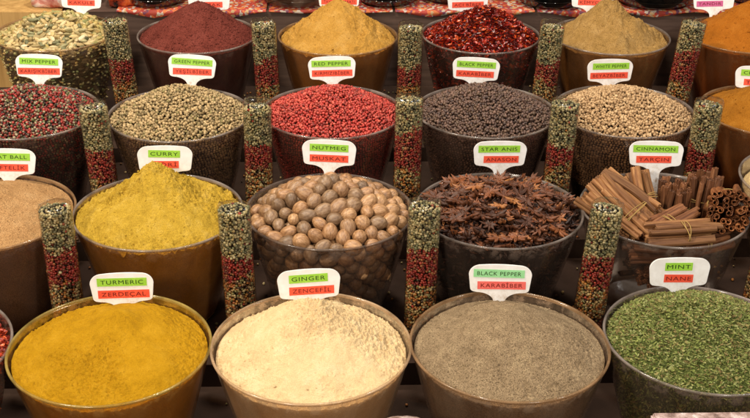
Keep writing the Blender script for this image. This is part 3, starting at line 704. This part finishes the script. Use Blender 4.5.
def ring(a, b, rad=0.0007, wob=0.0015, seed=0, n=48):
    """raffia loop: ellipse half-axes a, b in the xy plane"""
    q = np.random.default_rng(seed); V = []
    ph = q.random() * 6
    for k in range(n):
        u = 2 * np.pi * k / n; c = np.array([a * np.cos(u), b * np.sin(u), wob * np.sin(2 * u + ph)]); nr = np.array([np.cos(u), np.sin(u), 0])
        for j in range(6):
            w = 2 * np.pi * j / 6; V.append(c + rad * (np.cos(w) * nr + np.sin(w) * np.array([0, 0, 1.0])))
    F = [(k * 6 + j, ((k + 1) % n) * 6 + j, ((k + 1) % n) * 6 + (j + 1) % 6, k * 6 + (j + 1) % 6) for k in range(n) for j in range(6)]
    return np.array(V), np.array(F)
CX, CY, CZ = X2[4], ROWS[1]['y'], ROWS[1]['z']
def bundle(name_label, center, axis, side, layout, ln, r, mat, fan=0.0, band=(0,), seed=0, twirl=3.1, ab=None):
    q = np.random.default_rng(300 + seed)
    ax = Vector(axis).normalized(); sd = Vector(side); sd = (sd - ax * sd.dot(ax)).normalized(); up = ax.cross(sd)
    M = Matrix((sd, up, ax)).transposed().to_4x4()
    root = empty('cinnamon_bundle', (0, 0, 0)); root.matrix_world = Matrix.Translation((CX + center[0], CY + center[1], CZ + center[2])) @ M
    tag(root, name_label, 'cinnamon', 'tied cinnamon bundles')
    lib = sticks(mat, ln, r)
    for i, (u, v) in enumerate(layout):
        o = link('cinnamon_stick', lib[int(q.integers(4))], root, (u, v, float(q.normal(0, 0.0045))), (float(q.normal(0, 0.03)), fan * u + float(q.normal(0, 0.04)), float(q.uniform(-twirl, twirl) + (math.pi if q.random() < 0.4 else 0))))
    us = [p[0] for p in layout]; vs = [p[1] for p in layout]
    A = ab or ((max(us) - min(us)) / 2 + r * 1.15, (max(vs) - min(vs)) / 2 + r * 1.15)
    cu, cv = (max(us) + min(us)) / 2, (max(vs) + min(vs)) / 2
    g = []
    for j, z in enumerate(band):
        for k in range(3):
            V, F = ring(A[0] * 0.97, A[1] * 0.97, 0.0006, 0.002, seed * 7 + j * 3 + k); g.append((V + [cu, cv, z + (k - 1) * 0.0018], F, 0, True))
    link('raffia_tie', build_mesh('raffia_tie', g, [M_str]), root)
    return root
def grid(n, m, s, r=rng): return [((i - (n - 1) / 2 + 0.5 * (j % 2)) * s + float(r.normal(0, s * 0.06)), (j - (m - 1) / 2) * s * 0.85 + float(r.normal(0, s * 0.06))) for j in range(m) for i in range(n)]
def disc(R, s, r=rng):
    out = []
    n = int(R / s) + 2
    for j in range(-n, n + 1):
        for i in range(-n, n + 1):
            u, v = (i + 0.5 * (j % 2)) * s, j * s * 0.87
            if math.hypot(u, v) < R: out.append((u + float(r.normal(0, s * 0.05)), v + float(r.normal(0, s * 0.05))))
    return out
bundle('large light brown cinnamon bundle leaning against the left rim, six sticks wide', (-0.060, -0.006, 0.008), (-0.055, 0.048, 0.040), (0.054, 0.045, 0.01), grid(7, 3, 0.0104), 0.084, 0.0058, M_c1, fan=-4.5, band=(-0.022,), seed=1)
bundle('narrow light cinnamon bundle with yellow ties leaning right of the big one', (-0.028, 0.010, 0.004), (-0.020, 0.034, 0.062), (1, 0, 0), grid(3, 2, 0.0105), 0.080, 0.0058, M_c1, band=(0.004, -0.012), seed=2)
bundle('small upright dark cinnamon bundle in the middle under the sign', (0.020, 0.030, -0.024), (0.06, 0.10, 1), (1, 0, 0), disc(0.021, 0.0098), 0.080, 0.0050, M_c2, band=(0.010,), seed=3)
bundle('large upright dark cinnamon bundle at the back right of the bowl', (0.064, 0.040, -0.018), (0.04, 0.10, 1), (1, 0, 0), disc(0.024, 0.0098), 0.082, 0.0050, M_c2, band=(0.012,), seed=4)
bundle('light cinnamon bundle lying sideways at the front of the bowl', (0.010, -0.058, -0.006), (1, 0.04, 0.04), (0, 1, 0.1), grid(3, 2, 0.0105), 0.084, 0.0054, M_c1, band=(0.004,), seed=5)
bundle('dark cinnamon bundle with its curled ends facing the front, right side', (0.080, -0.012, 0.004), (0.25, 1, -0.42), (1, 0, 0), disc(0.0262, 0.0128), 0.078, 0.0066, M_c3, band=(0.012,), seed=6, ab=(0.0262, 0.0262))
bundle('cinnamon bundle lying low behind the front wall of the bowl', (-0.010, -0.040, -0.040), (1, -0.12, 0.02), (0, 1, 0), grid(4, 3, 0.0105), 0.084, 0.0054, M_c2, band=(0.01,), seed=7)
bundle('lowest cinnamon bundle seen dimly through the bowl wall', (0.012, 0.005, -0.085), (1, 0.5, 0), (0, 1, 0), grid(5, 4, 0.0108), 0.084, 0.0056, M_c2, band=(0.0,), seed=8)
bundle('cinnamon bundle half hidden under the leaning ones at the back left', (-0.030, 0.050, -0.045), (1, 0.2, 0.0), (0, 1, 0), grid(4, 3, 0.0105), 0.082, 0.0056, M_c2, band=(0.0,), seed=9)

bundle('loose cinnamon bundle between the sideways one and the leaning ones', (0.002, -0.030, -0.010), (0.8, 0.45, 0.12), (0, 1, 0.1), grid(4, 2, 0.0100), 0.080, 0.0054, M_c2, band=(0.0,), seed=10)
bundle('dark cinnamon bundle under the curled ends at the front right', (0.040, -0.040, -0.026), (1, 0.45, 0.05), (0, 1, 0), grid(4, 3, 0.0104), 0.078, 0.0056, M_c2, band=(0.0,), seed=11)

# ------------------------------------------------------------------ pepper tubes
t = NT('cellophane')
tr = t.add('ShaderNodeBsdfTransparent', {'Color': (0.93, 0.90, 0.86, 1)})
bp = t.add('ShaderNodeBump', {'Strength': 0.8, 'Distance': 0.003, 'Height': t.noise(70, 3)}).outputs[0]
gl = t.add('ShaderNodeBsdfGlossy', {'Color': (1, 1, 1, 1), 'Roughness': 0.16, 'Normal': bp})
fr = t.add('ShaderNodeMath', {0: t.add('ShaderNodeFresnel', {'IOR': 1.4, 'Normal': bp}).outputs[0], 1: 0.30}, operation='MINIMUM').outputs[0]
t.surf(t.add('ShaderNodeMixShader', {0: fr, 1: tr.outputs[0], 2: gl.outputs[0]}).outputs[0]); M_cello = t.m
TR, TH = 0.0198, 0.200
def tube_layers(s, hs, r, top):
    """peppercorns down the whole tube; the borders between the four layers are slanted and mixed"""
    P = []; z = 0.003
    while z < top:
        n = int(2 * np.pi * (TR - s * 0.5) / s); a = (np.arange(n) + r.random()) / n * 2 * np.pi + r.normal(0, 0.04, n)
        rr = TR - s * 0.5 - np.abs(r.normal(0, s * 0.14, n))
        P.append(np.stack([rr * np.cos(a), rr * np.sin(a), z + s * 0.45 + r.normal(0, s * 0.2, n)], 1)); z += s * 0.86
    for q in (0.2, 0.5, 0.78):
        n = max(3, int(2 * np.pi * q * TR / s)); a = np.arange(n) / n * 2 * np.pi + r.random()
        P.append(np.stack([q * TR * np.cos(a), q * TR * np.sin(a), top + 0.0015 * (1 - q) + r.normal(0, s * 0.15, n)], 1))
    P = np.concatenate(P); an = np.arctan2(P[:, 1], P[:, 0]); out = []
    sl = [(r.uniform(0, 6.28), r.uniform(0.002, 0.009)) for _ in hs]
    idx = np.zeros(len(P), int)
    for h, (ph, am) in zip(hs, sl): idx += P[:, 2] > h + am * np.cos(an + ph) + 0.3 * am * np.cos(3 * an + ph) + r.normal(0, 0.0026, len(P))
    stray = r.random(len(P)) < 0.05; idx[stray] = r.integers(0, 4, stray.sum())
    for k, mat in enumerate((G_td, G_tm, G_tr, G_tg)):
        Q = P[idx == k]; g = [(*scatter(ICO2, Q, np.abs(r.normal(s * 0.51, s * 0.07, len(Q))), jit=0.07, r=r), 0, True)]
        if k == 1:
            V, F = lathe([(0.0005, 0.003), (TR - s, 0.003), (TR - s, top - 0.001), (0.0005, top - 0.001)], 24); g.append((V, F, 1, True))
        out.append(build_mesh('peppercorn_layer', g, [mat, BLK]))
    return out
variants = []
for v in range(5):
    r = np.random.default_rng(400 + v)
    variants.append(tube_layers(0.0034, (0.036 + r.uniform(-.02, .02), 0.094 + r.uniform(-.014, .010), 0.142 + r.uniform(-.014, .010)), r, 0.194 + [0, -0.002, 0.001, -0.004, -0.001][v]))
def sleeve(seed):
    r = np.random.default_rng(seed)
    V, F = lathe([(0.0005, 0), (TR * 0.96, 0), (TR + 0.0007, 0.003)] + [(TR + 0.0007, z) for z in np.linspace(0.02, 0.190, 16)] + [(TR + 0.0006, 0.1965), (TR * 0.96, 0.2005), (TR * 0.72, 0.2022), (TR * 0.35, 0.2015), (0.0005, 0.2012)], 48)
    up = V[:, 2] > 0.193; f = fbm(V[:, 0], V[:, 1], 0.009, seed, 3)
    V[up, 2] += 0.0035 * f[up]; V[up, :2] *= (1 + 0.10 * f[up])[:, None]
    return build_mesh('cellophane_sleeve', [(V, F, 0, True)], [M_cello])
sleeves = [sleeve(500 + i) for i in range(3)]
TUBES = [
 (-0.3411, 1.2401, 0.7212, 'pepper tube between the light brown powder and the curry bowl'),
 (-0.1228, 1.2401, 0.7212, 'pepper tube between the curry bowl and the nutmegs'),
 (0.1026, 1.2401, 0.7212, 'pepper tube between the nutmegs and the star anise'),
 (0.3183, 1.2401, 0.7212, 'pepper tube between the star anise and the cinnamon'),
 (0.5330, 1.2350, 0.7212, 'dark pepper tube at the right edge in front of the cinnamon'),
 (-0.3358, 1.5023, 0.7528, 'pepper tube between the mixed and the green peppercorns'),
 (-0.1163, 1.5023, 0.7528, 'pepper tube between the green and the red peppercorns'),
 (0.0996, 1.5023, 0.7528, 'pepper tube between the red and the black peppercorns'),
 (0.3174, 1.5023, 0.7528, 'pepper tube between the black and the white peppercorns'),
 (0.5243, 1.5023, 0.7528, 'pepper tube right of the white peppercorns behind the cinnamon'),
 (-0.3464, 1.7868, 0.7780, 'pepper tube between the cardamom pods and the sumac'),
 (-0.1141, 1.7868, 0.7780, 'pepper tube between the sumac and the yellow orange powder'),
 (0.1169, 1.7868, 0.7780, 'pepper tube between the yellow orange powder and the chili flakes'),
 (0.3415, 1.7868, 0.7780, 'pepper tube between the chili flakes and the light brown powder'),
 (0.5646, 1.7868, 0.7780, 'pepper tube in front of the deep orange powder, upper right')]
scal = [1, 0.99, 1.01, 1, 1, 0.98, 1.0, 1.02, 0.99, 1, 1.02, 1, 0.98, 1, 1.01]
leans = [-0.5, -1.5, 0.8, 3.4, 3, -2.5, 0.8, 0.3, 1.6, 0.8, -3.5, -2, 0.5, 2.6, 5]
for i, (x, y, z, lab) in enumerate(TUBES):
    root = empty('pepper_tube', (x, y, z), (math.radians(random.uniform(-1.5, 1.0)), math.radians(leans[i]), random.uniform(0, 6.28) * 0 + 0.0))
    tag(root, 'cellophane ' + lab, 'pepper tube', 'layered pepper tubes between the bowls')
    root.scale = (1, 1, scal[i])
    v = variants[(i * 2 + i // 5) % 5]; az = random.uniform(0, 6.28)
    for me in v: tag(link('peppercorn_layer', me, root, (0, 0, 0), (0, 0, az)), kind='stuff')
    link('cellophane_sleeve', sleeves[i % 3], root, (0, 0, 0), (0, 0, az))

sp = []
for k in range(4):
    n = 320; xx = rng.uniform(-0.6, 0.75, n); yy = ys[k] + (ys[k + 1] - ys[k]) * rng.random(n)
    sp.append(np.stack([xx, yy, np.full(n, tops[k] + 0.0014)], 1))
sp = np.concatenate(sp)
tag(link('spilled_peppercorns', build_mesh('spilled_peppercorns', [(*scatter(ICO1, sp, rng.uniform(0.0014, 0.0026, len(sp)), jit=0.08), 0, True)], [G_tm])),
    'stray peppercorns spilled on the dark cloth between the bowls', 'peppercorns', None, 'stuff')

# ------------------------------------------------------------------ signs
t = NT('sign_plastic')
co = t.add('ShaderNodeTexCoord').outputs['Object']
z_ = t.add('ShaderNodeSeparateXYZ', {0: co}).outputs[2]
lo_ = t.add('ShaderNodeMapRange', {'Value': z_, 'From Min': -0.002, 'From Max': -0.034, 'To Min': 0.05, 'To Max': 0.75}).outputs[0]
wn = t.add('ShaderNodeObjectInfo').outputs['Random']
v4 = t.add('ShaderNodeTexNoise', {'Vector': co, 'W': wn, 'Scale': 160.0, 'Detail': 6.0, 'Roughness': 0.75}, noise_dimensions='4D').outputs['Fac']
dd = t.add('ShaderNodeMath', {0: t.ramp(v4, [(0.48, (0, 0, 0, 1)), (0.66, (1, 1, 1, 1))]), 1: lo_}, operation='MULTIPLY').outputs[0]
cc = t.mix(dd, t.ramp(t.noise(40, 3), [(0.3, hx('d8d3cd')), (0.6, hx('ebe8e5'))]), hx('a8865c'))
t.surf(t.add('ShaderNodeBsdfPrincipled', {'Base Color': cc, 'Roughness': 0.32, 'Specular IOR Level': 0.5}).outputs[0]); M_sign = t.m
t = NT('sign_neck'); t.surf(t.add('ShaderNodeBsdfPrincipled', {'Base Color': hx('cfc8c4'), 'Roughness': 0.4}).outputs[0])
def strip_mat(n, a, b):
    t = NT(n); t.surf(t.add('ShaderNodeBsdfPrincipled', {'Base Color': t.ramp(t.noise(120, 3), [(0.3, hx(a)), (0.7, hx(b))]), 'Roughness': 0.45}).outputs[0]); return t.m
M_gs = strip_mat('green_strip', '86ba2e', '9acb42'); M_rs = strip_mat('red_strip', 'd8452c', 'e4573c')
M_gs2 = strip_mat('pale_green_strip', '86c888', '9ad69a'); M_rs2 = strip_mat('pink_strip', 'dc5a52', 'e66e64')
M_teal = strip_mat('teal_strip', '5fb49a', '7cc8b0'); M_mag = strip_mat('magenta_strip', 'b8487c', 'c65e8e')
M_ink = plain_mat('ink_on_green', '23380c', 0.6); M_ink2 = plain_mat('ink_on_red', '6b1510', 0.6)
def sign_outline():
    w, top = 0.0365, 0.0200
    pts = []
    def arc(cx, cz, rx, rz, a0, a1, n=8):
        for k in range(n + 1):
            a = math.radians(a0 + (a1 - a0) * k / n); pts.append((cx + rx * math.cos(a), cz + rz * math.sin(a)))
    arc(w - 0.014, top - 0.0135, 0.014, 0.0122, 0, 84, 10)
    for u in (0.6, 0.2, -0.2, -0.6): pts.append(((w - 0.014) * u, top - 0.0012 + 0.0010 * (1 - u * u)))
    arc(-w + 0.014, top - 0.0135, 0.014, 0.0122, 96, 180, 10)
    arc(-w + 0.0078, -0.0105, 0.0056, 0.0046, 188, 258, 6)
    for u in np.linspace(0, 1, 10): pts.append((-0.0265 + 0.0200 * math.sin(u * math.pi / 2), -0.0155 - 0.0120 * (1 - math.cos(u * math.pi / 2))))
    pts += [(-0.0060, -0.050), (-0.0045, -0.082), (0.0045, -0.082), (0.0060, -0.050)]
    for u in np.linspace(1, 0, 10): pts.append((0.0265 - 0.0200 * math.sin(u * math.pi / 2), -0.0155 - 0.0120 * (1 - math.cos(u * math.pi / 2))))
    arc(w - 0.0078, -0.0105, 0.0056, 0.0046, 282, 352, 6)
    return pts
def plate(pts, th, mat, name, bevel=0.0):
    bm = bmesh.new(); vs = [bm.verts.new((x, 0, z)) for x, z in pts]; f = bm.faces.new(vs)
    r = bmesh.ops.extrude_face_region(bm, geom=[f]); bmesh.ops.translate(bm, vec=(0, th, 0), verts=[v for v in r['geom'] if isinstance(v, bmesh.types.BMVert)])
    bmesh.ops.recalc_face_normals(bm, faces=bm.faces)
    if bevel: bmesh.ops.bevel(bm, geom=[e for e in bm.edges if abs(e.verts[0].co.y - e.verts[1].co.y) < 1e-7], offset=bevel, segments=2, affect='EDGES')
    me = D.meshes.new(name); bm.to_mesh(me); bm.free(); me.materials.append(mat); return me
ME_SIGN = plate(sign_outline(), 0.0018, M_sign, 'sign_plate', 0.0004)
def text_mesh(s, w, h, mat):
    cu = D.curves.new('lettering', 'FONT'); cu.body = s; cu.size = 0.01; cu.align_x = 'CENTER'; cu.align_y = 'CENTER'; cu.extrude = 0.00006; cu.space_character = 1.12
    o = D.objects.new('tmp', cu); COL.objects.link(o); dg = bpy.context.evaluated_depsgraph_get(); dg.update()
    me = D.meshes.new_from_object(o.evaluated_get(dg)); D.objects.remove(o)
    n = len(me.vertices); co = np.zeros(n * 3, np.float32); me.vertices.foreach_get('co', co); co = co.reshape(-1, 3)
    lo, hi = co.min(0), co.max(0); c = (lo + hi) / 2; sx = w / (hi[0] - lo[0]); sy = h / 0.0072
    if sx > sy * 1.9: sx = sy * 1.9
    X = (co[:, 0] - c[0]) * sx; Z = (co[:, 1] - 0.0005) * sy
    out = np.stack([X, -co[:, 2] - 0.0001, Z], 1); me.vertices.foreach_set('co', out.ravel().astype(np.float32)); me.materials.clear(); me.materials.append(mat); me.update(); me.name = 'lettering'
    return me
def sign(x, y, z, g, r, label, tilt=0, gx=(-0.027, 0.027), rx=(-0.027, 0.027), gz=0.0085, rz=-0.0062, lean=-10, yaw=0, sc=1.0, gm=M_gs, rm=M_rs, roll_g=0, roll_r=0):
    lean += random.uniform(-5, 4); yaw += random.uniform(-6, 6); roll_g += random.uniform(-1.2, 1.2); roll_r += random.uniform(-1.2, 1.2)
    root = empty('spice_sign', (x, y, z), (math.radians(lean), math.radians(tilt), math.radians(yaw))); root.scale = (sc, sc, sc)
    tag(root, label, 'sign', 'white spice name signs')
    link('plate', ME_SIGN, root)
    for txt, (a, b), zz, sm, ink, rl in ((g, gx, gz, gm, M_ink, roll_g), (r, rx, rz, rm, M_ink2, roll_r)):
        h = 0.0049; w = (b - a) / 2
        st = link('paper_strip', plate([(w, h), (-w, h), (-w, -h), (w, -h)], 0.0003, sm, 'paper_strip'), root, ((a + b) / 2, -0.0004, zz), (0, math.radians(rl), 0))
        if txt: link('lettering', text_mesh(txt, 2 * w * 0.86, 0.0050, ink), st)
    return root
y1, y2, y3, y4 = 1.140, 1.4017, 1.6612, 1.943
sign(-0.2497, y1, 0.8653, 'TURMERIC', 'ZERDEÇAL', 'white sign reading TURMERIC in the yellow powder', tilt=-2, gx=(-0.028, 0.029), rx=(-0.028, 0.031))
sign(-0.0346, y1, 0.8685, 'GINGER', 'ZENCEFİL', 'white sign reading GINGER in the cream powder', gx=(-0.023, 0.022), rx=(-0.023, 0.029))
sign(0.1870, y1, 0.8735, 'BLACK PEPPER', 'KARABİBER', 'white sign reading BLACK PEPPER in the ground pepper', gx=(-0.031, 0.028), rx=(-0.026, 0.030), gm=M_gs2, rm=M_rs2)
sign(0.3991, y1 + 0.009, 0.8760, 'MINT', 'NANE', 'white sign reading MINT in the dried green leaves', tilt=1.5, gx=(-0.018, 0.015), rx=(-0.018, 0.017))
sign(-0.4406, y2, 0.9049, 'MEAT BALL', 'KÖFTELİK', 'white sign reading MEAT BALL cut off at the left edge', tilt=2, gx=(-0.030, 0.029), rx=(-0.030, 0.026))
sign(-0.2319, y2, 0.9086, 'CURRY', 'KÖRİ', 'white sign reading CURRY behind the mustard yellow peak', tilt=2, gx=(-0.022, 0.020), rx=(-0.018, 0.018))
sign(-0.0125, y2, 0.9167, 'NUTMEG', 'MUSKAT', 'white sign reading NUTMEG behind the brown nuts', gx=(-0.026, 0.026), rx=(-0.026, 0.026))
sign(0.2179, y2, 0.9145, 'STAR ANIS', 'ANASON', 'white sign reading STAR ANIS behind the brown stars', tilt=2, gx=(-0.030, 0.027), rx=(-0.022, 0.026))
sign(0.4301, y2, 0.9138, 'CINNAMON', 'TARÇIN', 'white sign reading CINNAMON above the bundled sticks', tilt=-1, gx=(-0.031, 0.029), rx=(-0.026, 0.021))
sign(-0.4540, y3, 0.9457, 'MIX PEPPER', 'KARIŞIKBİBER', 'white sign reading MIX PEPPER in the mixed peppercorns', gx=(-0.030, 0.030), rx=(-0.033, 0.032))
sign(-0.2227, y3, 0.9448, 'GREEN PEPPER', 'YEŞİLBİBER', 'white sign reading GREEN PEPPER in the olive beige peppercorns', tilt=3, gx=(-0.031, 0.031), rx=(-0.029, 0.030))
sign(-0.0092, y3, 0.9423, 'RED PEPPER', 'KIRMIZIBİBER', 'white sign reading RED PEPPER in the bright red peppercorns', tilt=-2, gx=(-0.031, 0.029), rx=(-0.031, 0.031))
sign(0.2124, y3, 0.9405, 'BLACK PEPPER', 'KARABİBER', 'white sign reading BLACK PEPPER in the whole black peppercorns', tilt=2.5, gx=(-0.030, 0.030), rx=(-0.030, 0.028))
sign(0.4205, y3, 0.9379, 'WHITE PEPPER', 'BEYAZBİBER', 'white sign reading WHITE PEPPER in the beige peppercorns', tilt=1.5, gx=(-0.028, 0.030), rx=(-0.031, 0.029))
sign(0.6546, y3, 0.9260, 'CHICKEN', 'TAVUK', 'white sign cut off at the right edge in the orange brown powder', tilt=2, gx=(-0.028, 0.030), rx=(-0.022, 0.026))
sign(-0.4438, y4, 0.9675, 'CARDAMOM', 'KAKULE', 'white sign at the top edge behind the cardamom pods', gx=(-0.026, 0.026), rx=(-0.024, 0.024))
sign(-0.2235, y4, 0.9642, 'SUMAC', 'SUMAK', 'white sign reading SUMAK at the top edge behind the dark red mound', tilt=1, gx=(-0.024, 0.024), rx=(-0.023, 0.023))
sign(0.0023, y4, 0.9700, 'CHICKEN', 'TAVUK BAHARATI', 'white sign at the top edge behind the yellow orange peak', gx=(-0.030, 0.030), rx=(-0.031, 0.031))
sign(0.2279, y4, 0.9648, 'CHILLI PEPPER', 'ACI BİBER', 'white sign reading CHILLI PEPPER at the top edge behind the red flakes', gx=(-0.030, 0.030), rx=(-0.028, 0.028))
sign(0.4461, y4, 0.9690, 'CUMIN', 'KİMYON', 'white sign at the top edge behind the light brown mound', tilt=1, gx=(-0.024, 0.024), rx=(-0.024, 0.024))
sign(0.6623, y4, 0.9672, 'TANDOORI', 'TANDIR', 'sign with pale blue green and pink strips at the top right', tilt=-2, gx=(-0.031, 0.031), rx=(-0.030, 0.016), gm=M_teal, rm=M_mag)

# ------------------------------------------------------------------ wrapped things just showing at the bottom edge
t = NT('wrap')
n_ = t.noise(90, 5)
c = t.ramp(n_, [(0.35, hx('6a544c')), (0.55, hx('a68c84')), (0.72, hx('e0d2cc'))])
b = t.add('ShaderNodeBump', {'Strength': 0.8, 'Distance': 0.002, 'Height': n_}).outputs[0]
t.surf(t.add('ShaderNodeBsdfPrincipled', {'Base Color': c, 'Roughness': 0.25, 'Specular IOR Level': 0.7, 'Normal': b}).outputs[0]); M_wrap = t.m
root = empty('sweet_jar', (0.0635, 0.885, 0.6925)); tag(root, 'round cellophane wrapped jar top at the bottom edge between ginger and ground pepper', 'jar')
V, F = lathe([(0.0005, 0.0), (0.040, 0.0), (0.044, 0.006), (0.045, 0.12), (0.040, 0.135)], 80); link('body', build_mesh('jar_glass', [(V, F, 0, True)], [M_pglass]), root)
V, F = lathe([(0.0415, 0.132), (0.047, 0.134), (0.048, 0.140), (0.046, 0.147), (0.030, 0.150), (0.0005, 0.151)], 120)
V[:, 2] += 0.002 * fbm(V[:, 0], V[:, 1], 0.012, 600, 3); link('lid', build_mesh('wrapped_lid', [(V, F, 0, True)], [M_wrap]), root)
root = empty('sweet_box', (0.385, 0.870, 0.6915)); tag(root, 'flat wrapped box at the bottom right edge in front of the mint', 'box')
def rbox(x0, x1, y0, y1, z0, z1, bev, mat, name):
    V, F = box(x0, x1, y0, y1, z0, z1); bm = bmesh.new(); vs = [bm.verts.new(v) for v in V]; [bm.faces.new([vs[i] for i in f]) for f in F]
    bmesh.ops.recalc_face_normals(bm, faces=bm.faces); bmesh.ops.bevel(bm, geom=bm.edges[:], offset=bev, segments=3, affect='EDGES'); me = D.meshes.new(name); bm.to_mesh(me); bm.free(); me.materials.append(mat); return me
link('box_base', rbox(-0.068, 0.078, -0.06, 0.055, 0.0, 0.118, 0.004, M_wrap, 'box_base'), root)
link('lid', rbox(-0.071, 0.081, -0.063, 0.058, 0.1185, 0.1530, 0.003, M_wrap, 'box_lid'), root)

# ------------------------------------------------------------------ camera
r_ = Vector((0.999485, -0.030331, 0.010501)); u_ = Vector((0.004451, 0.454995, 0.890483)); f_ = Vector((0.031787, 0.889977, -0.454896))
cam = D.cameras.new('camera'); co_ = D.objects.new('camera', cam); COL.objects.link(co_)
m = Matrix((r_, u_, -f_)).transposed().to_4x4(); m.translation = (0, 0, 1.55); co_.matrix_world = m
cam.sensor_width = 36; cam.lens = 1144.51 / 750 * 36; cam.clip_start = 0.02; cam.clip_end = 60
scene.camera = co_

# ------------------------------------------------------------------ light: the stall's lamps
def lamp(loc, target, size, power, col, shape='DISK'):
    l = D.lights.new('lamp', 'AREA'); l.shape = shape; l.size = size; l.energy = power; l.color = col
    o = D.objects.new('stall_lamp', l); COL.objects.link(o); o.location = loc
    o.rotation_euler = (Vector(target) - Vector(loc)).to_track_quat('-Z', 'Y').to_euler()
lamp((-0.95, 1.15, 2.50), (0.0, 1.35, 0.9), 0.16, 36, (1.0, 0.91, 0.76))
lamp((0.05, 1.85, 2.80), (0.1, 1.5, 0.9), 0.16, 24, (1.0, 0.92, 0.80))
lamp((1.20, 0.95, 2.50), (0.2, 1.4, 0.9), 0.18, 10, (0.84, 0.92, 1.0))
lamp((-0.75, -0.55, 2.05), (0.0, 1.45, 0.85), 0.25, 25, (1.0, 0.90, 0.76))
lamp((0.85, -0.45, 2.15), (0.1, 1.45, 0.85), 0.25, 17, (1.0, 0.95, 0.88))
w = D.worlds.new('World'); scene.world = w; w.use_nodes = True
w.node_tree.nodes['Background'].inputs[0].default_value = (1.0, 0.86, 0.74, 1); w.node_tree.nodes['Background'].inputs[1].default_value = 0.27
scene.view_settings.view_transform = 'Standard'; scene.view_settings.look = 'None'; scene.view_settings.exposure = 0; scene.view_settings.gamma = 1
scene.cycles.use_denoising = True; scene.cycles.transparent_max_bounces = 24; scene.cycles.max_bounces = 6; scene.cycles.sample_clamp_indirect = 4
scene.cycles.blur_glossy = 0.5
